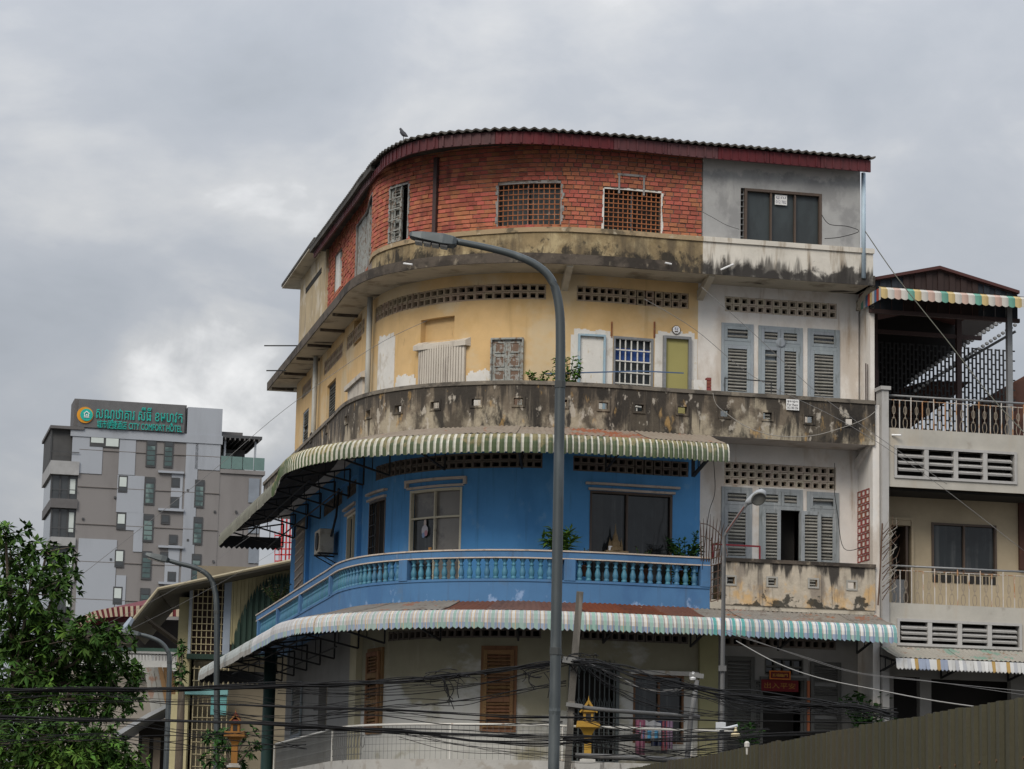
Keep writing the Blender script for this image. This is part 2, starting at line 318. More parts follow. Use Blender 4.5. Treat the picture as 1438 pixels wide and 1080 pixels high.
brownwood_m = mk('brown_shutter_wood', (.23,.125,.06), .8, [L((.14,.07,.035), (12,12,1), .5, .66, .7)], rnd=.08)
darklouvre_m = mk('dark_louvre_wood', (.09,.09,.085), .85, rnd=.1)
carved_m = mk('peeling_grey_wood', (.30,.31,.29), .9, [L((.16,.11,.08), (14,14,10), .50, .58, .9), L((.44,.45,.43), (9,9,9), .56, .66, .6)], bump=.3)
carvedin_m = mk('bare_brown_panel', (.17,.115,.085), .9, [L((.33,.33,.31), (12,12,12), .52, .6, .8)])
olive_m = mk('olive_door_paint', (.33,.30,.115), .75, [L((.36,.34,.17), (2,2,1), .5, .65, .5)], var=.05)
greymetal_m = mk('grey_steel', (.22,.225,.23), .5, [L((.33,.33,.33), 6, .54, .7, .5)], metal=.3, spec=.5)
shutterbox_m = mk('beige_ribbed_steel', (.52,.475,.41), .7, [L((.27,.23,.2), (3,3,.8), .53, .68, .6)], spec=.4)
pipe_m = mk('grey_pvc_pipe', (.40,.40,.37), .55, [L((.22,.21,.19), (5,5,1), .55, .7, .6)])
bluepipe_m = mk('pale_blue_pvc_pipe', (.40,.50,.58), .45, [L((.28,.34,.38), (5,5,1), .58, .7, .5)])
maroon_m = mk('maroon_ribbed_steel', (0.082,0.014,0.017), .6, [L((.055,.012,.014), (4,4,2), .5, .66, .6)], spec=.4, ornd=.13)
darkroof_m = mk('weathered_dark_roof_sheet', (0.056,0.051,0.045), .85, [L((.13,.12,.1), 3, .5, .65, .6)])
brownsteel_m = mk('brown_red_steel', (.055,.032,.03), .6, spec=.4)
darksteel_m = mk('dark_steel_lattice', (.025,.026,.028), .7, spec=.3)
green_m = mk('olive_green_awning_sheet', (0.077,0.104,0.050), .7, [L((.27,.22,.11), (4,4,5), .50, .66, .75, z0=10.0, z1=10.42, zk=.45), L((.04,.065,.035), (6,6,6), .55, .68, .6)], spec=.3, ornd=.13)
greenstripe_m = mk('white_awning_stripe', (0.540,0.522,0.450), .7, [L((.36,.32,.24), (4,4,5), .52, .66, .6)], ornd=.13)
awnwhite_m = mk('faded_white_awning_sheet', (0.540,0.540,0.526), .7, [L((.42,.38,.33), (5,5,3), .55, .68, .6)], ornd=.13)
awnteal_m = mk('sea_green_awning_stripe', (0.270,0.387,0.347), .7, [L((.33,.42,.37), (5,5,3), .55, .68, .6)], ornd=.13)
awnteal2_m = mk('turquoise_awning_stripe', (0.108,0.288,0.279), .7, [L((.15,.33,.3), (5,5,3), .55, .68, .6)], ornd=.13)
awntan_m = mk('tan_awning_stripe', (.48,.33,.17), .7)
awnblue_m = mk('printed_blue_awning_motif', (.25,.31,.41), .7)
awngrey_m = mk('lilac_grey_awning_stripe', (0.396,0.405,0.423), .7, [L((.34,.30,.27), (5,5,3), .55, .68, .6)], ornd=.13)
sheetgrey_m = mk('grey_tin_sheet', (0.199,0.183,0.160), .75, [L((.13,.10,.08), (3,3,3), .5, .66, .8), L((.24,.085,.035), (2.2,2.2,2.2), .56, .66, .8)], spec=.4, ornd=.13)
sheetrust_m = mk('rusted_tin_sheet', (0.129,0.047,0.027), .85, [L((.085,.035,.025), (3,3,3), .5, .66, .8), L((.42,.30,.17), (4.5,4.5,4.5), .66, .70, .8)], ornd=.13)
# ------------------------------------------------------------------ ground
m = MB(); m.quad((-900,-60,0),(900,-60,0),(900,1500,0),(-900,1500,0)); struct(m.build('ground', mk('dusty_ground', (0.090,0.083,0.071), .95, [L((.08,.075,.07), (.2,.2,.2), .5, .65, .6)])))
asph = mk('asphalt', (0.045,0.045,0.045), .9, [L((.09,.085,.08), (.6,.6,.6), .5, .65, .6)], bump=.2)
m = MB(); vs = []; ss_ = list(np.arange(-40, 60, 1.0))
m2 = MB()
for a, b in zip(ss_, ss_[1:]): m.quad(W(a,2.2,.004), W(b,2.2,.004), W(b,14,.004), W(a,14,.004)); m2.hexa([W(a,-.6,.0),W(b,-.6,.0),W(b,2.2,.0),W(a,2.2,.0),W(a,-.6,.13),W(b,-.6,.13),W(b,2.2,.13),W(a,2.2,.13)])
struct(m.build('road', asph)); struct(m2.build('pavement', mk('pavement_concrete', (0.150,0.143,0.131), .9, [L((.2,.19,.18), .8, .5, .65, .6)])))
# ================================================================== THE CORNER BUILDING
bld = thing('corner_apartment_building', 'curved four storey corner apartment building with red brick top floor and blue middle floor', 'building', W(19, 0, 0))
def wallgrid(mb, s0, s1, z0, z1, o, base, holes=(), th=.2, ds=.4, mi=0):
    ss = sorted({round(x, 4) for x in [s0, s1]+[h[0] for h in holes]+[h[1] for h in holes] if s0 <= x <= s1})
    zz = sorted({round(x, 4) for x in [z0, z1]+[h[2] for h in holes]+[h[3] for h in holes] if z0 <= x <= z1})
    fine = [ss[0]]
    for a, b in zip(ss, ss[1:]):
        n = 1 if (base == 'P' and a > 22.5) or b < 12 else max(1, int(math.ceil((b-a)/ds))); fine += [a+(b-a)*i/n for i in range(1, n+1)]
    for a, b in zip(fine, fine[1:]):
        for c, d in zip(zz, zz[1:]):
            m, q = (a+b)/2, (c+d)/2
            if any(h[0] < m < h[1] and h[2] < q < h[3] for h in holes): continue
            mb.quad(W(a,o,c,base), W(b,o,c,base), W(b,o,d,base), W(a,o,d,base), mi)
    for h in holes:
        f = [x for x in fine if h[0]-1e-4 <= x <= h[1]+1e-4]; c, d = max(h[2], z0), min(h[3], z1)
        for x in (f[0], f[-1]): mb.quad(W(x,o,c,base), W(x,o-th,c,base), W(x,o-th,d,base), W(x,o,d,base), mi)
        for a, b in zip(f, f[1:]):
            for z in (c, d): mb.quad(W(a,o,z,base), W(b,o,z,base), W(b,o-th,z,base), W(a,o-th,z,base), mi)
def wall(s0, s1, z0, z1, mat, base='W', holes=(), o=0, th=.2, parent=bld, name='wall', label=None):
    mb = MB(); wallgrid(mb, s0, s1, z0, z1, o, base, [h for h in holes if h[1] > s0 and h[0] < s1], th); return mb.build(name, mat, parent, label=label)
def bbox(name, mat, s0, s1, o0, o1, z0, z1, base='P', parent=bld, label=None, **k):
    mb = MB(); mb.bent(s0, s1, o0, o1, z0, z1, base); return mb.build(name, mat, parent, label=label, **k)
def frame(mb, s0, s1, z0, z1, wd, o0, o1, base='W', mi=0):
    mb.bent(s0, s0+wd, o0, o1, z0, z1, base, mi=mi); mb.bent(s1-wd, s1, o0, o1, z0, z1, base, mi=mi)
    mb.bent(s0+wd, s1-wd, o0, o1, z0, z0+wd, base, mi=mi); mb.bent(s0+wd, s1-wd, o0, o1, z1-wd, z1, base, mi=mi)

# ---- breeze blocks: one shared block, each a part
vb = MB()
def blockmesh(mb):
    O = [(-.5,-.5),(.5,-.5),(.5,.5),(-.5,.5)]; I = [(x*.62, z*.62) for x, z in O]; J = [(x*.5, z*.5) for x, z in O]
    vs = [(x*.97,0,z*.97) for x, z in O]+[(x,0,z) for x, z in I]+[(x,1,z) for x, z in J]+[(x*.97,1,z*.97) for x, z in O]
    fs = []
    for k in range(4): j = (k+1) % 4; fs += [(k,j,4+j,4+k), (4+k,4+j,8+j,8+k), (8+k,8+j,12+j,12+k), (12+k,12+j,j,k)]
    mb.add(vs, fs)
blockmesh(vb)
VBM = {}
holes = {'B': [], 'L4': [], 'L3': [], 'L2': []}
def vents(key, s0, s1, z0, z1, cols, rows, mat, single=True, base='W'):
    holes[key].append((s0, s1, z0, z1)); bw = (s1-s0)/cols; bh = (z1-z0)/rows
    if mat.name not in VBM: VBM[mat.name] = vb.mesh('vent_block', mat)
    allmb = MB()
    for r in range(rows):
        for c in range(cols):
            M = FM(s0+bw*(c+.5), -.012, z0+bh*(r+.5), base) @ Matrix.Diagonal((bw*.985, .14, bh*.985, 1))
            if single: inst(VBM[mat.name], 'vent_block', bld, M)
            else: allmb.add([M @ Vector(v) for v in vb.v], vb.f)
    if not single: allmb.build('vent_grille', mat, bld, kind='stuff')
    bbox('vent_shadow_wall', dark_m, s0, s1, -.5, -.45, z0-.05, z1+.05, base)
# level 4 (ochre)
VZ = (13.80, 14.15)
vents('L4', hit(527,440,'W')[0], hit(767,410,'W')[0], *VZ, 26, 2, vent_m)
vents('L4', hit(810,410,'W')[0], hit(967,424,'W')[0], *VZ, 14, 2, vent_m)
vents('L4', hit(1018,426,'W')[0], hit(1175,438,'W')[0], *VZ, 14, 2, ventw_m)
for a, b, n in ((424,437,12), (455,481,12), (487,512,10)): vents('L4', hit(a,560-(a-424)*1.2,'W')[0], hit(b,560-(b-424)*1.2,'W')[0], 13.78, 14.15, n, 2, vent_m, False)
# level 3 (blue + white bay)
vents('L3', hit(527,660,'W')[0], hit(762,645,'W')[0], 10.02, 10.36, 25, 2, vent3_m)
vents('L3', hit(805,650,'W')[0], hit(967,660,'W')[0], 9.99, 10.33, 14, 2, vent3_m)
vents('L3', hit(1017,658,'W')[0], hit(1174,662,'W')[0], 9.865, 10.385, 14, 3, ventw_m)
for a, b, n in ((455,481,12), (487,510,10)): vents('L3', hit(a,700,'W')[0], hit(b,690,'W')[0], 10.0, 10.34, n, 2, vent3_m, False)
# level 2
vents('L2', hit(545,890,'W')[0], hit(760,888,'W')[0], 6.29, 6.50, 21, 1, vent3_m)
vents('L2', hit(808,890,'W')[0], hit(967,896,'W')[0], 6.29, 6.50, 14, 1, vent3_m)
vents('L2', hit(1017,900,'W')[0], hit(1174,908,'W')[0], 6.29, 6.50, 14, 1, vent3_m)

# ---- louvred shutters
SLATS = {}
def slats(parent, s0, s1, z0, z1, mat, pitch=.072, base='W', o=0.0):
    n = max(2, int((z1-z0)/pitch)); wd = s1-s0; key = (round(wd, 2), mat.name)
    if key not in SLATS:
        m = MB(); m.box(-.5*key[0], .5*key[0], -.03, .03, -.012, .012); SLATS[key] = m.mesh('slat', mat)
    for i in range(n):
        if rng.random() < .035: continue
        M = FM((s0+s1)/2, o, z0+(i+.5)*(z1-z0)/n, base) @ Matrix.Rotation(radians(38+rng.gauss(0,5)), 4, 'X') @ Matrix.Rotation(radians(rng.gauss(0,.6)), 4, 'Y'); inst(SLATS[key], 'slat', parent, M)
def leaf(parent, s0, s1, z0, z1, fm, sm, rails=(), base='W', o=.0, stile=.085, name='shutter', label=None):
    mb = MB(); st = min(stile, (s1-s0)*.2); frame(mb, s0, s1, z0, z1, st, o-.02, o+.035, base)
    cuts = [z0+st]+[z for z in rails]+[z1-st]
    for z in rails: mb.bent(s0+st, s1-st, o-.02, o+.03, z-.06, z+.06, base)
    mb.bent(s0+st, s1-st, o-.075, o-.06, z0, z1, base)
    p = mb.build(name, fm, parent, label=label, bevel=.006)
    for a, b in zip(cuts, cuts[1:]): slats(p, s0+st, s1-st, a+(.06 if a != cuts[0] else 0), b-(.06 if b != cuts[-1] else 0), sm, base=base, o=o)
    return p
def shutter_set(px0, px1, ytop, zb, fm, sm, double, ztr, key, openleaf=False):
    s0, zt = hit(px0, ytop, 'W'); s1, _ = hit(px1, ytop+3, 'W')
    holes[key].append((s0, s1, zb, zt))
    mb = MB(); frame(mb, s0, s1, zb, zt, .07, -.06, .03); mb.bent(s0+.07, s1-.07, -.06, .028, ztr-.045, ztr+.045, 'W'); mb.build('window_frame', fm, bld, bevel=.006)
    sm_ = (s0+s1)/2
    if double:
        leaf(bld, s0+.07, sm_-.004, ztr+.045, zt-.07, fm, sm, stile=.07); leaf(bld, sm_+.004, s1-.07, ztr+.045, zt-.07, fm, sm, stile=.07)
        leaf(bld, s0+.07, sm_-.004, zb, ztr-.045, fm, sm)
        if not openleaf: leaf(bld, sm_+.004, s1-.07, zb, ztr-.045, fm, sm)
    else:
        leaf(bld, s0+.07, s1-.07, ztr+.045, zt-.07, fm, sm, stile=.07); leaf(bld, s0+.07, s1-.07, zb, ztr-.045, fm, sm, rails=((zb+ztr)/2-.12,))
    bbox('room_back', dark_m, s0, s1, -.6, -.55, zb, zt, 'W')
    return s0, s1, sm_
Z4T = hit(1030,482,'W')[1]
shutter_set(1013, 1058, 453, 11.0, bluegrey_m, slat_m, False, Z4T, 'L4')
shutter_set(1065, 1127, 457, 11.0, bluegrey_m, slat_m, True, Z4T+.02, 'L4')
shutter_set(1134, 1179, 461, 11.0, bluegrey_m, slat_m, False, Z4T, 'L4')
Z3T = hit(1040,712,'W')[1]
shutter_set(1013, 1056, 683, 7.3, greyblue3_m, slat_m, False, Z3T, 'L3')
a0, a1, am = shutter_set(1066, 1127, 685, 7.3, greyblue3_m, slat_m, True, Z3T+.02, 'L3', True)
shutter_set(1133, 1178, 690, 7.3, greyblue3_m, slat_m, False, Z3T, 'L3')
b0 = hit(1124,740,'W',.06)[0]; b1 = hit(1152,740,'W',.06)[0]
leaf(bld, b0, b1, 7.3, Z3T-.03, greyblue3_m, slat_m, o=.09, label='open louvred shutter leaf folded back against its neighbour')
# fan-shaped rosette over the level four middle doors
rs, rz = hit(1096,482,'W'); mb = MB(); mb.lathe([(.0,-.02),(.11,-.02),(.12,0),(.085,.03),(.0,.035)], 16, FM(rs,.035,rz,'W') @ Matrix.Rotation(pi/2,4,'X')); mb.build('rosette', bluegrey_m, bld)

# ---- generic windows
def grille(s0, s1, z0, z1, nx, nz, mat, base, o=.03, r=.013, parent=bld):
    mb = MB()
    for i in range(nx+1):
        s = s0+(s1-s0)*i/nx; mb.bent(s-r, s+r, o, o+2*r, z0-.02, z1+.02, base)
    for i in range(nz+1):
        z = z0+(z1-z0)*i/nz; mb.bent(s0-.02, s1+.02, o+2*r, o+3.4*r, z-r, z+r, base)
    return mb.build('window_grille', mat, parent)
def panes(px, key, nx, nz, fm, gm, base='W', fw=.05, label=None, mull=.04, rec=.08, zsplit=None):
    s0, s1, z0, z1 = px; holes[key].append((s0, s1, z0, z1))
    mb = MB(); frame(mb, s0, s1, z0, z1, fw, -rec, -rec+.09, base)
    xs = [s0+fw+(s1-s0-2*fw)*i/nx for i in range(nx+1)]; zs = [z0+fw, zsplit, z1-fw] if zsplit else [z0+fw+(z1-z0-2*fw)*i/nz for i in range(nz+1)]
    for x in xs[1:-1]: mb.bent(x-mull/2, x+mull/2, -rec, -rec+.07, z0+fw, z1-fw, base)
    for z in zs[1:-1]: mb.bent(s0+fw, s1-fw, -rec+.002, -rec+.068, z-mull/2, z+mull/2, base)
    p = mb.build('window', fm, bld, label=label)
    for i, (a, b) in enumerate(zip(xs, xs[1:])):
        for j, (c, d) in enumerate(zip(zs, zs[1:])):
            g = gm(i, j) if callable(gm) and not isinstance(gm, bpy.types.Material) else gm
            bbox('pane', g, a, b, -rec-.03, -rec-.015, c, d, base, p)
    return p
# ---- top storey
SB0 = hit(461,380,'W')[0]; SG = hit(987,280,'B')[0]; SR5 = hit(1208,300,'B')[0]
ZL, ZT = 15.2, 17.2
bw = {}
for k, r in {'w1': (700,258,787,316), 'w2': (848,268,928,326), 'w3': (548,262,573,338), 'w4': (501,305,522,383), 'w5': (470,355,480,405)}.items():
    bw[k] = RC(*r, base='B'); holes['B'].append(bw[k])
bgreyw = RC(1040,268,1154,344, base='B'); 
BH = list(holes['B'])
wall(SB0, SG, 14.5, ZT, mortar_m, 'B', BH, o=-.012, th=.18, label='mortar joints behind the red bricks')
bm_one = {}
stuffb = MB(); nb = 0
courses = 26; ch = (ZT-14.62)/courses
cand = []
for c in range(courses):
    zc = 14.62+ch*(c+.5); s = SB0+.02+(.1 if c % 2 else 0)+rng.uniform(0,.03)
    while s < SG-.04:
        ln = rng.choice((.195,.195,.195,.185,.205)); e = min(s+ln, SG-.01); parts = [(s, e)]
        for h in BH:
            if h[2]-.03 < zc < h[3]+.03:
                q = []
                for a, b in parts:
                    if b <= h[0] or a >= h[1]: q.append((a, b)); continue
                    if a < h[0]: q.append((a, h[0]-.01))
                    if b > h[1]: q.append((h[1]+.01, b))
                parts = q
        for a, b in parts:
            if b-a > .05 and not (a > 13.4 and zc < 15.24): cand.append((a, b-.018, zc))
        s += ln
random.Random(3).shuffle(cand)
vis = [q for q in cand if q[0] > 19.3 and q[2] > 15.25 and q[1]-q[0] > .16]; single = set(vis[:300])
bmm = MB(); bmm.box(-.5, .5, 0, .05, -.5, .5); BRICK = bmm.mesh('brick', brick_m)
for q in cand:
    a, b, zc = q; h = ch-.02; dz = rng.uniform(-.003,.003); o = rng.uniform(.0,.022)
    M = FM((a+b)/2, o, zc+dz, 'B') @ Matrix.Rotation(radians(rng.uniform(-1.1,1.1)), 4, 'Y') @ Matrix.Diagonal((b-a, 1, h, 1))
    if q in single: inst(BRICK, 'brick', bld, M)
    else: stuffb.add([M @ Vector(v) for v in bmm.v], bmm.f)
stuffb.build('brickwork', brick_m, bld, kind='stuff')
def rough_surround(px, wd, mat, seed, n=26, top=True):
    s0, s1, z0, z1 = px; r = random.Random(seed); mb = MB()
    segs = [('l', z0, z1), ('r', z0, z1)]+([('t', s0, s1)] if top else [])
    for k, a, b in segs:
        m = max(4, int((b-a)/.07))
        for i in range(m):
            u, v = a+(b-a)*i/m, a+(b-a)*(i+1)/m; t = wd*r.uniform(.35, 1.4)
            if k == 'l': mb.bent(s0-t, s0, -.1, .024, u, v, 'B')
            elif k == 'r': mb.bent(s1, s1+t, -.1, .0241, u, v, 'B')
            else: mb.bent(u, v, -.1, .0242, z1, z1+t*.8, 'B')
    mb.build('cement_surround', mat, bld)
rough_surround(bw['w1'], .06, cement_m, 1); rough_surround(bw['w2'], .038, whiteplaster_m, 2); rough_surround(bw['w3'], .05, cement_m, 3); rough_surround(bw['w4'], .04, cement_m, 5)
for k, nx, nz in (('w1', 12, 8), ('w2', 12, 9)):
    s0, s1, z0, z1 = bw[k]; g = grille(s0, s1, z0, z1, nx, nz, rust_m, 'B', -.03, .010); g['label'] = 'rusty square window grille'
    bbox('room_back', mesh_m if k == 'w1' else dark_m, s0, s1, -.2, -.17, z0, z1, 'B'); bbox('mullion', greymetal_m, (s0+s1)/2-.02, (s0+s1)/2+.02, -.12, -.06, z0, z1, 'B')
# little bricked-up frame over the second grille
q = RC(868,248,905,267, base='B'); mb = MB(); mb.bent(q[0]-.02, q[1]+.02, 0, .03, q[3], q[3]+.05, 'B'); mb.bent(q[0], q[0]+.04, 0, .028, q[2]-.1, q[3], 'B'); mb.bent(q[1]-.04, q[1], 0, .028, q[2]-.1, q[3], 'B'); mb.build('cement_frame', cement_m, bld)
s0, s1, z0, z1 = bw['w3']; grille(s0, s1-.25, z0, z1, 2, 5, carved_m, 'B', .0, .012); bbox('room_back', dark_m, s0, s1, -.3, -.27, z0, z1, 'B')
leaf(bld, s0, s1-.3, z0, z1, carved_m, slat_m, rails=(z0+.5, z0+.95), base='B', o=-.06, label='faded louvred shutter behind a white grille')
s0, s1, z0, z1 = bw['w4']; mid = s0+(s1-s0)*.68
for i in range(4): a = s0+(mid-s0)*i/4; bbox('plank', carved_m, a+.008, a+(mid-s0)/4-.008, -.08, -.03+.01*(i % 2), z0, z1, 'B')
bbox('room_back', dark_m, s0, s1, -.3, -.27, z0, z1, 'B')
s0, s1, z0, z1 = bw['w5']; bbox('plank', whitebar_m, s0, s0+(s1-s0)*.55, -.08, -.03, z0, z1, 'B'); bbox('room_back', dark_m, s0, s1, -.3, -.27, z0, z1, 'B')
# brown steel post on the brick
ps = hit(614,270,'B')[0]; bbox('steel_post', brownsteel_m, ps-.055, ps+.055, .0, .11, 15.15, 17.0, 'B')
# grey rendered bay of the top storey
holes['B'].append(bgreyw); wall(SG, SR5, 14.6, ZT, greywall_m, 'B', [bgreyw], o=.0, th=.12)
bbox('wall_end', greywall_m, SR5-.12, SR5, -.9, -.01, 14.6, ZT, 'B')
s0, s1, z0, z1 = bgreyw
panes((s0+.09, s1, z0, z1), 'B', 3, 1, brownframe_m, mesh_m, 'B', .06)
grille(s0, s0+.09, z0, z1, 1, 9, greymetal_m, 'B', -.09, .012); bbox('room_back', dark_m, s0, s1, -.4, -.37, z0, z1, 'B')
# ledge and parapet band under the top storey
SP = 13.6
pf = tab((13.6,-.62),(15,-.40),(17.5,-.42),(19.3,-.3),(21,-.02),(24,.02)); BASE['Q'] = pf
wall(SP, SG, 14.4, 15.13, parapet4_m, 'Q', name='parapet_band'); wall(SG, SEND-.05, 14.4, 15.13, parapet4w_m, 'Q', name='parapet_band')
bbox('parapet_end', parapet4w_m, SEND-.15, SEND-.05, -1.0, -.012, 14.4, 15.13, 'Q')
bbox('ledge', mk('tan_ledge_render', (.36,.27,.165), .95, [L((.1,.085,.06), (3,3,3), .5, .64, .8), L((.52,.46,.35), (4,4,4), .58, .68, .6)], bump=.4), SP, SG, -.1, .035, 15.13, 15.235, 'Q')
bbox('ledge', parapet4w_m, SG, SEND-.03, -.1, .04, 15.13, 15.24, 'Q')
# roof slab of level four with its dark edge
bbox('slab_edge', slab_m, 0, SEND, -.3, 0.012, 14.405, 14.63); bbox('soffit_slab', soffit_m, .02, SEND-.01, -1.3, -.012, 14.40, 14.6)
for px, y in ((797,385), (992,398), (1217,408), (700,380)):
    s = hit(px, y, 'P', -.5)[0]; mb = MB()
    for d in (0,):
        A = [(-1.02,14.0),(-1.02,14.22),(-.25,14.41),(-.08,14.41),(-.08,14.36)]
        mb.extr([W(s-.07, o, z) for o, z in A], W(s+.07, 0, 0)-W(s-.07, 0, 0))
    if px != 700: mb.build('bracket', soffit_m, bld)
for px, y in ((400,525),(418,500),(436,478),(452,455),(470,440),(488,425)):
    s = hit(px, y, 'P', -.4)[0]; bbox('soffit_beam', slab_m, s-.05, s+.05, -.66, -.05, 14.34, 14.402)
# yellow block at the far left of the top storey with its flat eave
SL = 1.3
wall(SL, SB0-.12, 14.55, 17.35, yellowblock_m, 'W'); bbox('corner_pilaster', yellowblock_m, SB0-.14, SB0, -.1, .06, 14.55, 17.35, 'W')
mb = MB(); mb.quad(W(SL,0,14.5,'W'), W(SL,-3,14.5,'W'), W(SL,-3,17.35,'W'), W(SL,0,17.35,'W')); mb.build('wall', yellowblock_m, bld)
bbox('vent_slot', dark_m, hit(430,400,'W')[0], hit(452,370,'W')[0], 0, .01, 16.75, 16.9, 'W')
bbox('eave_slab', soffit_m, SL-1.2, SB0-.3, -1.5, -.30, 17.35, 17.40); bbox('eave_edge', darkroof_m, SL-1.22, SB0-.2, -1.5, -.28, 17.40, 17.47)
# roof sheets, maroon fascia
SRF0, SRF1 = 6.2, 27.85
n = 18; st = (SRF1-SRF0)/n
for i in range(n):
    a, b = SRF0+st*i, SRF0+st*(i+1)-.012; m = MB(); zf = 17.09 if a < 15 else 17.2; m.bent(a, b, -.05, 0, 16.93, zf, 'R')
    k = 6
    for j in range(k): s = a+(b-a)*(j+.5)/k; m.bent(s-.02, s+.02, 0, .016, 16.95, zf-.02, 'R')
    m.build('fascia_panel', maroon_m, bld)
bbox('eave_board', darkroof_m, SRF0, SRF1, -.9, -.06, 17.13, 17.2, 'R'); bbox('eave_board', darkroof_m, SRF0-.1, 15.2, -.03, .09, 17.09, 17.235, 'R')
for i in range(n):
    a, b = SRF0-.15+(st+.012)*i, SRF0-.15+(st+.012)*(i+1); m = MB(); k = int((b-a)/.0235); prev = None; vs = []; fs = []
    for j in range(k+1):
        s = a+(b-a)*j/k; wv = .024*cos(2*pi*s/.185); dz = .006*(i % 2)+rng.uniform(-.002,.002)
        vs += [W(s,.10,17.255+wv+dz,'R'), W(s,-1.3,17.5+wv+dz,'R'), W(s,.10,17.215+wv+dz,'R'), W(s,-1.3,17.46+wv+dz,'R')]
    for j in range(k): c = 4*j; d = c+4; fs += [(c,d,d+1,c+1), (c+3,d+3,d+2,c+2), (c+2,d+2,d,c), (c+1,d+1,d+3,c+3)]
    m.add(vs, fs); m.build('roof_sheet', darkroof_m, bld)
# ---- inner closure: floors, roof deck, back walls (keep the rooms dark)
inner = [W(s, -.25, 0, 'W') for s in np.arange(SL, SEND, .8)]+[W(SEND, -.25, 0, 'W')]
back = [pt(SEND, -9)[0], pt(15.5, -8)[0], pt(SL, -9)[0]]
poly = [(p.x, p.y) for p in inner]+[(p[0], p[1]) for p in back]
for z, t in ((3.35,.2),(7.0,.1),(10.85,.1),(14.45,.1),(17.3,.12)):
    m = MB(); m.prism(poly, z, z+t); m.build('floor_slab', soffit_m, bld)
m = MB(); ring = [(inner[-1].x, inner[-1].y)]+[tuple(p) for p in back]+[(inner[0].x, inner[0].y)]
for (x0, y0), (x1, y1) in zip(ring, ring[1:]): m.quad((x0,y0,0),(x1,y1,0),(x1,y1,17.4),(x0,y0,17.4))
m.build('rear_wall', white_m, bld)

# ================================================================== LEVEL FOUR (ochre)
SY = hit(980,470,'W')[0]; SRW = hit(1203,480,'W')[0]
# recessed blind niche
q = RC(591,446,638,476); holes['L4'].append((q[0], q[1], q[2]-.05, q[3])); bbox('niche_back', yellow_m, q[0], q[1], -.2, -.14, q[2]-.05, q[3], 'W')
q = RC(497,446,508,482); holes['L4'].append(q); bbox('niche_back', yellow_m, q[0], q[1], -.2, -.14, q[2], q[3], 'W')
def metal_box(x0, y0, x1, y1, hood):
    s0, s1, z0, z1 = RC(x0, y0, x1, y1, o=.1); z0 = 11.0; m = MB(); m.bent(s0+.03, s1-.03, 0, .06, z0, z1, 'W'); p = m.build('metal_shutter', shutterbox_m, bld)
    nn = 19; rib = MB(); d = (s1-s0-.06)/nn
    for i in range(nn): c = s0+.03+d*(i+.5); rib.bent(c-d*.36, c+d*.36, .06, .082, z0, z1, 'W')
    rib.build('ribbed_sheet', shutterbox_m, p)
    h = MB(); h.extr([W(s0-.08, o, z, 'W') for o, z in ((0,z1+.14),(.16,z1+.05),(.16,z1-.06),(0,z1-.06))], W(s1+.1,0,0,'W')-W(s0-.08,0,0,'W')); h.build('hood', shutterbox_m, p)
metal_box(585, 484, 653, 541, True); metal_box(487, 536, 508, 560, True)
# peeling carved double door
s0, s1, z0, z1 = RC(690,475,735,534); z0 = 11.0; m = MB(); frame(m, s0, s1, z0, z1, .04, 0, .09); m.build('door_frame', carved_m, bld)
for k in range(2):
    a = s0+.035+(s1-s0-.07)/2*k; b = a+(s1-s0-.07)/2-.006; d = MB(); d.bent(a, b, 0, .03, z0, z1-.035, 'W'); p = d.build('door_leaf', carved_m, bld)
    np_ = 6; hh = (z1-.06-z0)/np_
    for i in range(np_):
        c = z0+hh*i+.03; e = z0+hh*(i+1)-.03; pm = MB(); frame(pm, a+.07, b-.07, c, e, .03, .03, .05); pm.build('panel_moulding', carved_m, p); bbox('door_panel', carvedin_m, a+.1, b-.1, .03, .037, c+.03, e-.03, 'W', p)
# white plaster around the level four openings
for r in ((801,463,860,548), (919,466,979,550), (531,470,554,562), (555,526,584,560), (655,520,690,545)):
    s0, s1, z0, z1 = RC(*r); rr = random.Random(r[0]); N = 14; m = MB(); pts = []
    zt = [z1+rr.uniform(-.06,.05) for _ in range(N+1)]
    for i in range(N): a, b = s0+(s1-s0)*i/N, s0+(s1-s0)*(i+1)/N; m.bent(a, b, 0, .012, 11.0, (zt[i]+zt[i+1])/2-(.1 if i in (0, N-1) else 0), 'W')
    m.build('plaster_patch', whiteplaster_m, bld)
# blocked door with pale blue frame
s0, s1, z0, z1 = RC(811,470,849,545); z0 = 11.0; m = MB(); frame(m, s0, s1, z0, z1, .045, -.02, .085); m.build('door_frame', mk('pale_blue_frame', (.30,.42,.50), .8, [L((.5,.5,.48), 9, .55, .65, .7)]), bld); bbox('blocked_door', whiteplaster_m, s0+.045, s1-.045, -.01, .016, z0, z1-.04, 'W', label='plastered-over doorway with dead creeper')
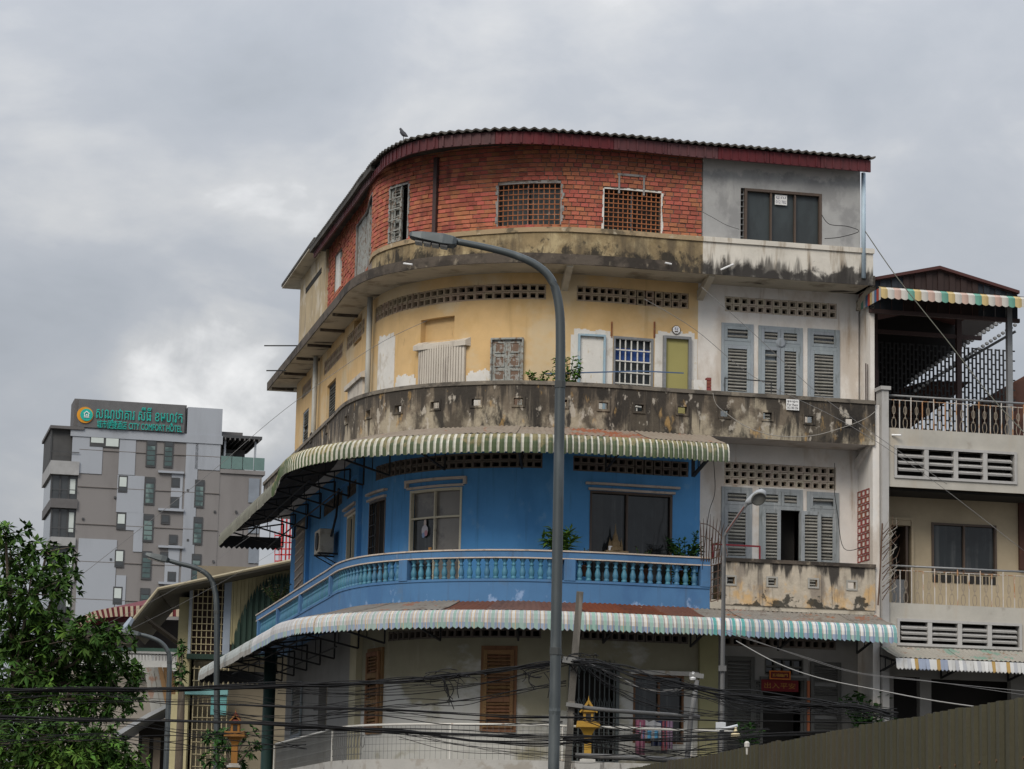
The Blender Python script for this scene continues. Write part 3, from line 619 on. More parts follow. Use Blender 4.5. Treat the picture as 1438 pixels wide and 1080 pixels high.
# barred window with blue curtain
s0, s1, z0, z1 = RC(861,474,917,546); z0 = 11.0; blu = mk('blue_curtain', (.03,.075,.25), .8, [L((.02,.05,.17), (9,9,1), .5, .62, .8)], var=.05)
zz = z1-.05; zs_ = hit(888,489,'W')[1]; zm_ = hit(888,508,'W')[1]
holes['L4'].append((s0, s1, z0, z1)); m = MB(); frame(m, s0, s1, z0, z1, .05, -.07, .03); p = m.build('window', greymetal_m, bld, label='barred window with a blue curtain in its upper half')
bbox('pane', mesh_m, s0+.05, s1-.05, -.1, -.09, z0, z1-.05, 'W', p); bbox('curtain', blu, s0+.05, s1-.05, -.088, -.08, zm_, zs_, 'W', p)
grille(s0+.05, s1-.05, z0, z1-.05, 6, 8, whitebar_m, 'W', -.03, .013, p)
for px in (859, 919): s_, z_ = hit(px, 474, 'W', .02); bbox('rusty_stub', rust_m, s_-.015, s_+.015, .0, .03, z_, z_+.36, 'W')
# olive door
s0, s1, z0, z1 = RC(930,473,969,547); z0 = 11.0; m = MB(); frame(m, s0, s1, z0, z1, .06, -.02, .10); p = m.build('door_frame', greymetal_m, bld); m = MB(); m.bent(s1-.13, s1-.10, .03, .06, 11.75, 11.87, 'W'); m.build('door_handle', darksteel_m, bld); bbox('door', olive_m, s0+.06, s1-.06, -.01, .022, z0, z1-.06, 'W', label='plain olive green door')
# left wing openings of level four
q = RC(459,537,471,575); holes['L4'].append((q[0], q[1], 11.0, q[3])); p = leaf(bld, q[0], q[1], 11.0, q[3], darklouvre_m, slat_m, o=-.1, stile=.05)
q = RC(425,577,433,612); holes['L4'].append((q[0], q[1], 11.0, q[3])); leaf(bld, q[0], q[1], 11.0, q[3], bluegrey_m, slat_m, o=-.05, stile=.05)
wall(SL, SY, 10.95, 14.45, yellow_m, 'W', holes['L4']); wall(SY, SEND-.02, 10.95, 14.45, white_m, 'W', holes['L4'])
m = MB(); m.quad(W(SL,0,3.4,'W'), W(SL,-3,3.4,'W'), W(SL,-3,14.5,'W'), W(SL,0,14.5,'W')); m.build('wall', yellowblock_m, bld)
for px, y0 in ((518,480), (442,550)):
    s, _ = hit(px, y0, 'W', .14); m = MB(); m.tube([W(s,.14,10.9,'W'), W(s,.14,14.42,'W')], .065, 10); m.build('downpipe', pipe_m, bld, True)
m = MB(); s, _ = hit(985,340,'B',.05); m.tube([W(SR5+.06,.05,14.55,'B'), W(SR5+.06,.05,16.98,'B')], .05, 10); m.build('downpipe', bluepipe_m, bld, True)

# ================================================================== PARAPET OF LEVEL THREE/FOUR (blackened, with small square openings)
sq = []
for px, py in ((416,640),(437,615),(459,602),(487,589),(518,581),(559.5,574),(611,569),(669,565),(728,564),(790,566),(847,570),(897.5,573),(958,576),(1017.5,580.5),(1077.5,584),(1136,589),(1193,592)):
    s, z = hit(px, py); sq.append((s, z))
hs = [(s-.10, s+.10, z-.075, z+.075) for s, z in sq]
pm = MB(); wallgrid(pm, 0, SEND, 10.78, 11.70, 0, 'P', hs, .12); wallgrid(pm, 0, SEND, 10.95, 11.70, -.12, 'P', hs, .001)
pm.quad(W(0,0,10.78), W(0,-.12,10.78), W(0,-.12,11.7), W(0,0,11.7)); pm.quad(W(SEND,0,10.78), W(SEND,-1.0,10.78), W(SEND,-1.0,11.7), W(SEND,0,11.7)); pm.build('parapet', parapet3_m, bld)
for h in hs:
    m = MB(); frame(m, h[0]-.045, h[1]+.045, h[2]-.045, h[3]+.045, .045, 0, .025, 'P'); m.build('vent_frame', parapet3_m, bld)
bbox('coping', mk('lichen_coping', (.16,.14,.115), .95, [L((.3,.26,.2), 4, .54, .66, .6), L((.05,.045,.04), 3, .5, .62, .7)], bump=.4), 0, SEND, -.15, .03, 11.70, 11.785)
bbox('soffit_slab', mk('white_soffit', (.55,.51,.47), .95, [L((.36,.30,.24), (1.5,1.5,1), .5, .65, .6)]), .02, SEND-.02, -1.25, -.014, 10.79, 10.95)
for s in (SEND-.12,):
    m = MB(); m.extr([W(s, o, z) for o, z in ((-1.0,10.35),(-1.0,10.6),(-.15,10.8),(-.02,10.8))], W(s+.1,0,0)-W(s,0,0)); m.build('bracket', white_m, bld)

# ================================================================== LEVEL THREE (blue, white bay)
SBL = hit(983,700,'W')[0]
CW = RC(575,686,648,778); zs_ = hit(611,726,'W')[1]
panes((CW[0], CW[1], 7.25, CW[3]), 'L3', 2, 2, creamframe_m, (lambda i, j: glass_m if (i, j) == (0, 0) else greyglass_m), 'W', .06, 'cream framed window of four panes', zsplit=zs_)
m = MB(); m.bent(CW[0]-.14, CW[1]+.14, 0, .09, CW[3]+.17, CW[3]+.23, 'W'); m.bent(CW[0]-.14, CW[0]-.06, 0, .085, CW[3]+.06, CW[3]+.17, 'W'); m.bent(CW[1]+.06, CW[1]+.14, 0, .085, CW[3]+.06, CW[3]+.17, 'W'); m.bent(CW[0]-.06, CW[1]+.06, 0, .07, CW[3]+.02, CW[3]+.07, 'W'); m.build('window_hood', beige_m, bld)
DW = RC(828,692,944,780)
panes((DW[0], DW[1], 7.25, DW[3]), 'L3', 2, 1, brownframe_m, glass_m, 'W', .05, 'wide dark two pane window')
m = MB(); m.bent(DW[0]-.12, DW[1]+.15, 0, .09, DW[3]+.13, DW[3]+.18, 'W'); m.bent(DW[0]-.05, DW[1]+.05, 0, .07, DW[3]+.01, DW[3]+.06, 'W'); m.build('window_hood', beige_m, bld)
q = RC(518,702,541,776); panes((q[0], q[1], 7.25, q[3]), 'L3', 2, 1, brownframe_m, (lambda i, j: mesh_m if i == 0 else dark_m), 'W', .05)
grille(q[0]+.05, (q[0]+q[1])/2, 7.25, q[3]-.05, 3, 9, darksteel_m, 'W', -.02, .01)
m = MB(); m.bent(q[0]-.1, q[1]+.08, 0, .09, q[3]+.15, q[3]+.2, 'W'); m.bent(q[0]-.04, q[1]+.03, 0, .07, q[3]+.01, q[3]+.06, 'W'); m.build('window_hood', beige_m, bld)
q = RC(487,722,500,785); panes((q[0], q[1], 7.25, q[3]), 'L3', 2, 2, creamframe_m, glass_m, 'W', .06)
m = MB(); m.bent(q[0]-.3, q[1]+.1, 0, .09, q[3]+.15, q[3]+.2, 'W'); m.bent(q[0]-.1, q[1]+.03, 0, .07, q[3]+.01, q[3]+.06, 'W'); m.build('window_hood', beige_m, bld)
# slatted grey vent column near the far left end
a = hit(416,780,'W')[0]; b = hit(428,780,'W')[0]; bbox('vent_column', mk('grey_vent_render', (.30,.27,.24), .95), a, b, 0, .03, 7.1, 10.4, 'W')
for i in range(14): z = 7.3+i*.22; m = MB(); m.bar(W(a+.15,.04,z,'W'), W(b-.1,.04,z+.09,'W'), .05, .035); m.build('vent_slat', beige_m, bld)
for px in (435, 506): s = hit(px, 740, 'W')[0]; bbox('pilaster', blue_m, s-.12, s+.12, 0, .1, 7.1, 10.8, 'W')
wall(SL, SBL, 7.05, 10.8, blue_m, 'W', holes['L3']); wall(SBL, SEND-.02, 7.05, 10.8, white_m, 'W', holes['L3'])
bbox('beam', blue_m, SL, 12.6, -.02, .06, 10.4, 10.78, 'W')
# dark green post at the far left end
m = MB(); m.tube([W(.55,-1.0,7.1), W(.55,-1.0,10.4)], .11, 8); m.build('corner_post', mk('dark_green_post', (.02,.05,.045), .7), bld, True)
# blue balustrade
SE2 = hit(997,800)[0]
bbox('balcony_base', bluebal_m, -.35, SE2, -1.2, 0, 6.98, 7.45); bbox('balcony_base', bluebal_m, -.35, SE2, -.22, .02, 7.42, 7.472)
bbox('handrail', bluebal_m, -.35, SE2, -.17, .02, 7.935, 8.075); bbox('coping', beige_m, -.37, SE2+.02, -.19, .045, 8.075, 8.105); bbox('trim_strip', beige_m, -.35, SE2, -.165, .03, 7.915, 7.94)
posts = [hit(x, y)[0] for x, y in ((363,885),(390,865),(422,840),(464,828),(567,800),(800,800))]+[SE2-.1]
for s in posts: bbox('balustrade_post', bluebal_m, s-.12, s+.12, -.19, .035, 7.46, 7.92)
bp = [(.062,0),(.062,.05),(.045,.06),(.052,.075),(.066,.14),(.06,.19),(.036,.27),(.034,.29),(.05,.305),(.05,.325),(.034,.34),(.034,.37),(.055,.40),(.062,.41),(.062,.455)]
m = MB(); m.lathe(bp, 10); BAL = m.mesh('baluster', teal_m, True)
for a, b in zip(posts, posts[1:]):
    a += .13; b -= .13; k = max(1, int(round((b-a)/.2)))
    for i in range(k): inst(BAL, 'baluster', bld, FM(a+(b-a)*(i+.5)/k, -.075, 7.468))
# white mouldy parapet of the right bay
S2 = hit(1018,830)[0]; sq2 = [hit(x, y) for x, y in ((1026,815),(1084,817),(1142,819),(1196,822))]; hs = [(s-.09, s+.09, z-.075, z+.075) for s, z in sq2]
pm = MB(); wallgrid(pm, S2, SEND, 7.10, 8.04, 0, 'P', hs, .12); wallgrid(pm, S2, SEND, 7.2, 8.04, -.12, 'P', hs, .001); pm.quad(W(SEND,0,7.1), W(SEND,-1,7.1), W(SEND,-1,8.04), W(SEND,0,8.04)); pm.quad(W(S2,0,7.1), W(S2,-.9,7.1), W(S2,-.9,8.04), W(S2,0,8.04)); pm.build('parapet', parapet2_m, bld)
for h in hs: m = MB(); frame(m, h[0]-.04, h[1]+.04, h[2]-.04, h[3]+.04, .04, 0, .02, 'P'); m.build('vent_frame', mk('grey_vent_frame', (.34,.33,.3), .9), bld)
bbox('coping', slab_m, S2-.03, SEND, -.15, .04, 8.04, 8.12); bbox('soffit_slab', soffit_m, SE2-.2, SEND-.02, -1.2, -.02, 7.0, 7.2)

# ================================================================== LEVEL TWO (cream)
SCW = hit(985,980,'W')[0]; Z1 = 3.6
def brown_shutter(x0, x1, y0, mat=brownwood_m, sm=brownwood_m):
    s0, zt = hit(x0, y0, 'W'); s1 = hit(x1, y0, 'W')[0]; m = MB(); frame(m, s0, s1, 4.25, zt, .09, 0, .05); m.build('window_frame', mat, bld)
    leaf(bld, s0+.09, s1-.09, 4.34, zt-.09, mat, sm, rails=(4.95, 5.55), o=.075, stile=.1)
brown_shutter(677, 727, 907); brown_shutter(519, 540, 912)
# steel folding gate
s0, zt = hit(802, 936, 'W'); s1 = hit(866,936,'W')[0]; holes['L2'].append((s0, s1, Z1, zt)); bbox('room_back', dark_m, s0, s1, -.5, -.46, Z1, zt, 'W')
gm = mk('grey_green_gate_steel', (.09,.105,.105), .6, spec=.4)
m = MB(); frame(m, s0-.06, s1+.06, Z1, zt+.06, .08, -.02, .05); p = m.build('folding_gate', gm, bld); nn = 9
for i in range(nn): s = s0+(s1-s0)*(i+.5)/nn; bbox('gate_bar', gm, s-.014, s+.014, .0, .025, Z1, zt, 'W', p)
m = MB()
for k, zc in enumerate((4.1,4.9,5.7)):
    for i in range(nn-1):
        a = s0+(s1-s0)*(i+.5)/nn; b = s0+(s1-s0)*(i+1.5)/nn; m.bar(W(a,.035,zc-.16,'W'), W(b,.035,zc+.16,'W'), .014, .01); m.bar(W(a,.04,zc+.16,'W'), W(b,.04,zc-.16,'W'), .014, .01)
m.build('gate_lattice', gm, p)
# window with washing
q = RC(889,948,960,1050); panes((q[0], q[1], 4.1, q[3]), 'L2', 2, 1, mk('brown_wood_frame', (.16,.08,.04), .7), glass_m, 'W', .04); bbox('window_hood', whiteplaster_m, q[0]-.1, q[1]+.3, 0, .12, q[3]+.0, q[3]+.09, 'W')
# right bay doors behind
def dark_shutter(x0, x1, y0, y1):
    s0, s1, z0, z1 = RC(x0, y0, x1, y1); leaf(bld, s0, s1, max(Z1, z0), z1, darklouvre_m, darklouvre_m, rails=(4.4, 5.2), o=.04, stile=.09)
dark_shutter(1015,1058,922,1070); dark_shutter(1058,1068,955,1070); dark_shutter(1137,1180,930,1070)
q = RC(1070,955,1128,1078); holes['L2'].append((q[0], q[1], Z1, q[3])); bbox('room_back', dark_m, q[0], q[1], -.7, -.66, Z1, q[3], 'W'); m = MB(); frame(m, q[0]-.06, q[1]+.06, Z1, q[3]+.06, .06, 0, .06); m.build('door_frame', darklouvre_m, bld)
bbox('door_post', mk('orange_brown_post', (.33,.11,.05), .8), q[1]+.06, q[1]+.12, .0, .1, Z1, q[3], 'W')
q = RC(1074,925,1128,948); panes(q, 'L2', 4, 2, darklouvre_m, glass_m, 'W', .03)
bbox('column', mk('olive_yellow_column', (.33,.31,.17), .85), hit(980,990,'W')[0], hit(1006,990,'W')[0], 0, .12, Z1, 7.0, 'W')
# left wing level two
q = RC(446,962,458,1075); holes['L2'].append((q[0], q[1], Z1, q[3])); bbox('room_back', dark_m, q[0], q[1], -.5, -.46, Z1, q[3], 'W')
q = RC(411,960,424,1075); leaf(bld, q[0], q[1], Z1, q[3], bluegrey_m, slat_m, rails=(4.6,), o=.03, stile=.08)
bbox('column', mk('cream_column', (.46,.42,.29), .9), hit(498,980,'W')[0], hit(507,980,'W')[0], 0, .14, Z1, 7.0, 'W')
lw_m = mk('grey_white_wall', (.25,.245,.235), .9, [L((.25,.25,.24), (2,2,.5), .52, .68, .6)])  # base darkened so the colour carries shade from the awning above
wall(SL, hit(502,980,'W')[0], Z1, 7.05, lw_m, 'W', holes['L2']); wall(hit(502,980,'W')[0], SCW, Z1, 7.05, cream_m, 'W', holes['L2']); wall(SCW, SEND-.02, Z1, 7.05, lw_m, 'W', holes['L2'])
m = MB(); m.tube([W(3.6,.1,0.0), W(3.6,.1,6.9)], .16, 8); m.build('corner_post', mk('dark_green_post', (.02,.05,.045), .7), bld, True)
# level one balcony slab, rail
base_m = mk('chipped_white_ledge', (.42,.41,.385), .95, [L((.3,.27,.23), 3, .5, .64, .7), L((.1,.09,.08), (5,5,2), .6, .68, .7)], bump=.3)
bbox('balcony_base', base_m, 3.2, SEND, -1.3, 0.1, 3.2, 3.62)
m = MB(); sr = np.arange(4.2, 25.0, .3); m.tube([W(s,-.04,4.365) for s in sr], .026, 8); m.build('handrail', whitebar_m, bld, True)
for px, y in ((383,1060),(464,1050),(631,1048),(790,1048),(971,1050)): s = hit(px, y)[0]; m = MB(); m.tube([W(s,-.04,3.6), W(s,-.04,4.36)], .022, 6); m.build('rail_post', whitebar_m, bld)
rg = mk('grey_rail_bar', (.13,.133,.13), .7); sS, sE = 4.3, hit(507,1050)[0]; s = sS
while s < sE:
    m = MB(); m.tube([W(s,-.04,3.62), W(s,-.04,4.34)], .011, 5); c = Vector(W(s+.07,-.04,4.02)); t = (W(s+.14,-.04,0)-W(s,-.04,0)).normalized()
    for sg in (1, -1): m.tube([c+t*(.065*sin(a))*sg+Vector((0,0,.13*cos(a))) for a in np.linspace(0, pi, 7)], .008, 4)
    m.build('rail_bar', rg, bld); s += .16
m = MB()
for z in (3.75, 4.18): m.tube([W(s,-.045,z) for s in np.arange(sS, sE, .3)], .01, 5)
for s in np.arange(sE+.1, 24.6, .13): m.tube([W(s,-.05,3.62), W(s,-.05,4.34)], .004, 3, caps=False)
for z in (3.8,3.95,4.1,4.25): m.tube([W(s,-.055,z) for s in np.arange(sE, 24.6, .4)], .004, 3)
m.build('wire_mesh', rg, bld)
# ground floor
gf = mk('ground_floor_wall', (.38,.36,.33), .9); gh = [(s, s+2.6, 0, 2.7) for s in np.arange(14, 26, 3.4)]
wall(SL, SEND-.02, 0, 3.4, gf, 'W', gh)
rsh = mk('steel_roller_shutter', (.25,.26,.27), .6, metal=.3)
for h in gh: bbox('roller_shutter', rsh, h[0], h[1], -.15, -.11, 0, 2.7, 'W')
# ================================================================== AWNINGS OF THE CORNER BUILDING (things of their own)
under_m = mk('shade_painted_underside', (.055,.05,.045), .9)  # dark colour puts the shade beneath the awnings into the sheet undersides
def sheetrow(root, s0, s1, oi, zi, oo, zo, matf, wd=.84, per=.11, amp=.012, base='P'):
    n = max(1, int(round((s1-s0)/wd))); d = (s1-s0)/n
    for i in range(n):
        a, b = s0+d*i-.02, s0+d*(i+1)+.02; k = int((b-a)/(per/4)); vs = []; fs = []; lift = .006*(i % 2)+rng.uniform(-.006,.010)
        for j in range(k+1):
            s = a+(b-a)*j/k; w_ = amp*cos(2*pi*s/per)+lift
            for q in (0, .5, 1): vs.append(W(s, oi+(oo-oi)*q, zi+(zo-zi)*q+w_-.02*(q == .5), base))
        for j in range(k):
            c = 3*j
            for q in (0, 1): fs.append((c+q, c+3+q, c+4+q, c+1+q))
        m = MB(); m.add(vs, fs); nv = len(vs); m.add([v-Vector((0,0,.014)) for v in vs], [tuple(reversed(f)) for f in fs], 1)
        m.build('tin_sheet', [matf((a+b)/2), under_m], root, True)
def brackets(root, ss, oo, zi, zo, drop=.75):
    for s in ss:
        m = MB(); A = W(s,-.55,zi-.1); B = W(s,oo-.05,zo-.08); C = W(s,-.55,zi-drop)
        m.bar(A, B, .04); m.bar(C, B, .04); m.bar(A, C, .04)
        for q in (.25,.5,.75): m.bar(A.lerp(B,q), C.lerp(B,q), .022)
        m.build('bracket', darksteel_m, root)
def purlins(root, s0, s1, rows):
    for o, z in rows:
        m = MB(); m.tube([W(s,o,z) for s in np.arange(s0, s1, .5)], .02, 5); m.build('purlin', darksteel_m, root)
BASE['A'] = tab((11,-.32),(15,0.0))
oldgreen_m = mk('weathered_grey_green_awning', (.17,.17,.14), .8, [L((.10,.095,.08), (4,4,4), .5, .66, .7)]); oldstripe_m = mk('weathered_awning_stripe', (.36,.35,.31), .8, [L((.22,.2,.17), (4,4,4), .5, .66, .7)])
# --- green and white awning
A3 = thing('striped_awning', 'curved green and white striped metal awning above the blue floor', 'awning', W(18, 1, 10.3))
e3 = hit(1021,632,'P',1.25)[0]; s3 = -.4
rustmid = (hit(795,608,'P',.8)[0], hit(935,612,'P',.8)[0])
sheet_tan = mk('sun_bleached_tin_sheet', (0.247,0.206,0.161), .8, [L((.22,.17,.13), (3,3,3), .5, .66, .7), L((.26,.1,.045), (2.2,2.2,2.2), .6, .68, .7)], spec=.3)
sheet_rustpart = mk('rust_streaked_tin_sheet', (0.232,0.180,0.139), .85, [L((.25,.085,.04), (2.2,2.2,2.2), .46, .58, .95)])
sheetrow(A3, s3, e3-.02, .02, 10.775, 1.27, 10.42, lambda s: sheet_rustpart if rustmid[0] < s < rustmid[1] else sheet_tan, base='A')
prof = [(1.24,10.425),(1.33,10.405),(1.40,10.33),(1.435,10.22),(1.44,10.11),(1.43,10.03)]
n = int((e3-s3)/.84); d = (e3-s3)/n; per = d/7
prof_ = prof
for i in range(n):
    m = MB(); jz = rng.uniform(-.018,.010); jo = rng.uniform(-.012,.012); prof = [(o+jo*q/5, z+jz*q/5) for q, (o, z) in enumerate(prof_)]
    for j in range(7):
        a = s3+d*i+per*j; cols = [(0,0,0),(.13,.028,0),(.39,.045,0),(.65,.028,0),(.77,0,1),(1.0,0,1)]
        for (u, h, c0), (v, g, c1) in zip(cols, cols[1:]):
            for k, ((o0, z0), (o1, z1)) in enumerate(zip(prof, prof[1:])):
                y0 = z0-(.03*(h > 0) if k == 4 and 0 else 0); b0 = .035 if k == 4 else 0
                m.quad(W(a+per*u,o0+h,z0,'A'), W(a+per*v,o0+g,z0,'A'), W(a+per*v,o1+g,z1-b0*(g > 0),'A'), W(a+per*u,o1+h,z1-b0*(h > 0),'A'), c1)
    m.build('valance', [green_m, greenstripe_m] if s3+d*i > 10.5 else [oldgreen_m, oldstripe_m], A3)
m = MB()
for i in range(12): o = -.6+1.75*i/12; q = 1.75/24; m.quad(W(s3,o,10.3), W(s3,o+2*q,10.3), W(s3,o+2*q,10.0), W(s3,o,10.0)); m.add([W(s3,o,10.0), W(s3,o+2*q,10.0), W(s3,o+q,9.93)], [(0,1,2)])
m.build('end_valance', darksteel_m, A3)
brackets(A3, list(np.arange(.4, 12, 2.3)), 1.0, 10.7, 10.4); brackets(A3, [14,16,18,20,22,24,e3-.2], 1.3, 10.7, 10.4); purlins(A3, s3, 13, [(.3,10.58),(.6,10.5),(.9,10.4),(.5,10.2),(-.2,10.0)]); purlins(A3, 13, e3, [(1.3,10.33),(.6,10.5)])
oldpale_m = mk('chalky_blue_grey_awning', (.33,.355,.35), .8, [L((.19,.17,.145), (4,4,2), .5, .66, .8)]); oldgrey_m = mk('dirty_grey_awning', (.25,.245,.23), .8, [L((.16,.14,.12), (4,4,2), .5, .66, .7)])
# --- pale teal striped awning
A2 = thing('pastel_striped_awning', 'long curved white and sea green striped awning with rusty sheets below the blue balcony', 'awning', W(18, 1, 6.6))
e2 = hit(1257,884,'P',1.25)[0]; s2 = -1.6
r1 = hit(622,848,'P',.7)[0]; r2 = hit(978,862,'P',.7)[0]
sheetrow(A2, s2, e2, .02, 6.99, 1.25, 6.68, lambda s: sheetrust_m if r1 < s < r2 else sheetgrey_m)
prof = [(1.22,6.69),(1.30,6.675),(1.37,6.61),(1.405,6.51),(1.41,6.42),(1.41,6.33)]
n = int((e2-s2)/.84); d = (e2-s2)/n; sx = hit(985,870,'P',1.25)[0]; r = random.Random(4)
pat = [(0,.22,0),(.22,.27,3),(.27,.45,4),(.45,.50,0),(.50,.78,1),(.78,.82,0),(.82,.96,4),(.96,1,3)]
pat2 = [(0,.24,0),(.24,.30,4),(.30,.46,5),(.46,.54,0),(.54,.86,2),(.86,.95,0),(.95,1,3)]
prof_ = prof
for i in range(n):
    m = MB(); jz = rng.uniform(-.018,.010); jo = rng.uniform(-.012,.012); prof = [(o+jo*q/5, z+jz*q/5) for q, (o, z) in enumerate(prof_)]; per = d/4
    for j in range(4):
        a = s2+d*i+per*j; P_ = pat2 if a > sx else pat
        for (u, v, c) in P_:
            hu, hv = .028*sin(pi*((u*2) % 1)), .028*sin(pi*((v*2) % 1)) if v < 1 else 0
            for k, ((o0, z0), (o1, z1)) in enumerate(zip(prof, prof[1:])):
                b0 = .05*abs(sin(pi*u*2)) if k == 4 else 0; b1 = .05*abs(sin(pi*v*2)) if k == 4 else 0
                cc = c
                if k == 4 and c in (0, 4) and a > s2: cc = 5 if (j+i) % 3 else 1
                m.quad(W(a+per*u,o0+hu,z0), W(a+per*v,o0+hv,z0), W(a+per*v,o1+hv,z1-b1), W(a+per*u,o1+hu,z1-b0), cc)
    m.build('valance', [awnwhite_m, awnteal_m, awnteal2_m, awntan_m, awngrey_m, awnblue_m] if s2+d*i > 9.5 else [oldpale_m, oldgrey_m, oldgrey_m, oldpale_m, oldpale_m, oldgrey_m], A2)
m = MB()
for i in range(14): o = -.5+1.9*i/14; q = 1.9/28; m.quad(W(s2,o,6.6), W(s2,o+2*q,6.6), W(s2,o+2*q,6.3), W(s2,o,6.3)); m.add([W(s2,o,6.3), W(s2,o+2*q,6.3), W(s2,o+q,6.22)], [(0,1,2)])
m.build('end_valance', darksteel_m, A2)
brackets(A2, list(np.arange(-1.1, 12, 2.3))+[14,16,18,20,22,24,26,e2-.2], 1.35, 6.95, 6.67); purlins(A2, s2, 13, [(.4,6.86),(.8,6.76),(1.2,6.66),(.5,6.5),(-.2,6.3)]); purlins(A2, 13, e2, [(1.3,6.6),(.6,6.78)])

# ================================================================== CREAM NEIGHBOUR ON THE RIGHT
NB = thing('cream_shophouse', 'cream terrace house with louvred vents and iron balcony rails right of the corner building', 'building', W(30.5, 0, 0))
nbcream = mk('stained_cream_render', (0.430,0.410,0.365), .92, [L((.42,.36,.28), (2.5,2.5,.4), .55, .72, .6), L((.26,.23,.19), (1.5,1.5,1.5), .58, .7, .5)], bump=.1)
nbdeep = mk('cream_recess_wall', (0.425,0.353,0.246), .9, [L((.42,.34,.22), (1,1,.6), .52, .68, .5)])
brn = mk('rust_brown_sheet', (.075,.036,.028), .85, [L((.14,.06,.035), 2, .5, .65, .7)])
greywhite = mk('grey_white_trim', (0.400,0.392,0.380), .9, [L((.33,.32,.3), (5,5,2), .54, .68, .7)])
sp0, sp1 = hit(1237.5,700)[0], hit(1247,700)[0]; SN = 34.5
zt1 = hit(1340,606)[1]; zb1 = hit(1340,688)[1]; zt2 = hit(1340,850)[1]; zb2 = 5.9
bbox('pillar', greywhite, sp0, sp1, -.3, .06, 0, hit(1242,548)[1], parent=NB); bbox('pillar_cap', greywhite, sp0-.04, sp1+.04, -.32, .1, hit(1242,548)[1], hit(1242,543)[1], parent=NB)
def louvers(r, nb_):
    s0, s1, z0, z1 = RC(*r, base='P'); m = MB(); frame(m, s0-.06, s1+.06, z0-.06, z1+.06, .06, -.14, .035, 'P'); p = m.build('louvred_vent', greywhite, NB)
    w_ = (s1-s0)/nb_
    for i in range(nb_):
        if i: bbox('vent_post', greywhite, s0+w_*i-.05, s0+w_*i+.05, -.14, .03, z0, z1, parent=p)
        for k in range(3):
            z = z0+(z1-z0)*(k+1)/4; M_ = FM(s0+w_*(i+.5), -.05, z) @ Matrix.Rotation(radians(25), 4, 'X'); q = MB(); q.box(-w_/2+.05, w_/2-.05, -.07, .07, -.022, .022, M_); q.build('vent_slat', greywhite, p)
    bbox('vent_dark', dark_m, s0, s1, -.5, -.45, z0, z1, parent=NB); return (s0, s1, z0, z1)
h1 = louvers((1259,634,1424,672), 4); h2 = louvers((1263,876,1431,906), 4)
wall(sp1, SN, zb1, zt1, nbcream, 'P', [h1], o=.0, parent=NB); wall(sp1, SN, zb2, zt2, nbcream, 'P', [h2], o=.0, parent=NB)
bbox('floor_slab', nbcream, sp1, SN, -1.4, -.01, zt1-.16, zt1-.02, parent=NB); bbox('ceiling', nbdeep, sp1, SN, -1.4, -.2, zb1+.02, zb1+.08, parent=NB); bbox('floor_slab', nbcream, sp1, SN, -1.4, -.01, zt2-.2, zt2-.04, parent=NB)
m = MB(); s = sp1+.3
for i in range(8): m.bent(s+i*.75, s+i*.75+.6, -.3, -.05, zb1-.02, zb1+.04)
bbox('painted_lintel_shade', dark_m, sp1, SN, -1.2, -.2, zb1-.05, zb1+.0, parent=NB)  # solid dark slab painting the shade under the lintel
dr = RC(1249,738,1279,852, base='P', o=-1.2); wn_ = RC(1308,736,1399,806, base='P', o=-1.2)
wall(sp0, SN, zt2-.1, zb1+.05, nbdeep, 'P', [dr, wn_], o=-1.2, parent=NB)
bbox('room_back', dark_m, dr[0]-.2, wn_[1]+.2, -1.75, -1.7, dr[2]-.2, wn_[3]+.2, parent=NB)
m = MB(); frame(m, dr[0]-.04, dr[1]+.05, dr[2], dr[3]+.18, .06, -1.22, -1.12, 'P'); m.bent(dr[0], dr[1], -1.2, -1.14, dr[3], dr[3]+.12); p = m.build('door_frame', nbdeep, NB)
bbox('half_door', greymetal_m, dr[0], dr[1]-.1, -1.3, -1.26, dr[2], dr[2]+.62, parent=NB)
bbox('door_leaf', brownframe_m, dr[1]-.12, dr[1]-.06, -1.6, -1.2, dr[2], dr[3], parent=NB)
m = MB(); frame(m, *wn_, .05, -1.28, -1.17, 'P'); mid = (wn_[0]+wn_[1])/2; m.bent(mid-.02, mid+.02, -1.28, -1.18, wn_[2], wn_[3]); p = m.build('window', brownframe_m, NB)
bbox('pane', glass_m, wn_[0]+.05, mid-.02, -1.26, -1.25, wn_[2], wn_[3], parent=p); bbox('pane', glass_m, mid+.02, wn_[1]-.05, -1.26, -1.25, wn_[2], wn_[3], parent=p)
# low dark vents behind the railing under the window
for i in range(9): a = wn_[0]+.02+(wn_[1]-wn_[0])*i/9; bbox('vent_slot', dark_m, a, a+.13, -1.2, -1.185, wn_[2]-.22, wn_[2]-.04, parent=NB)
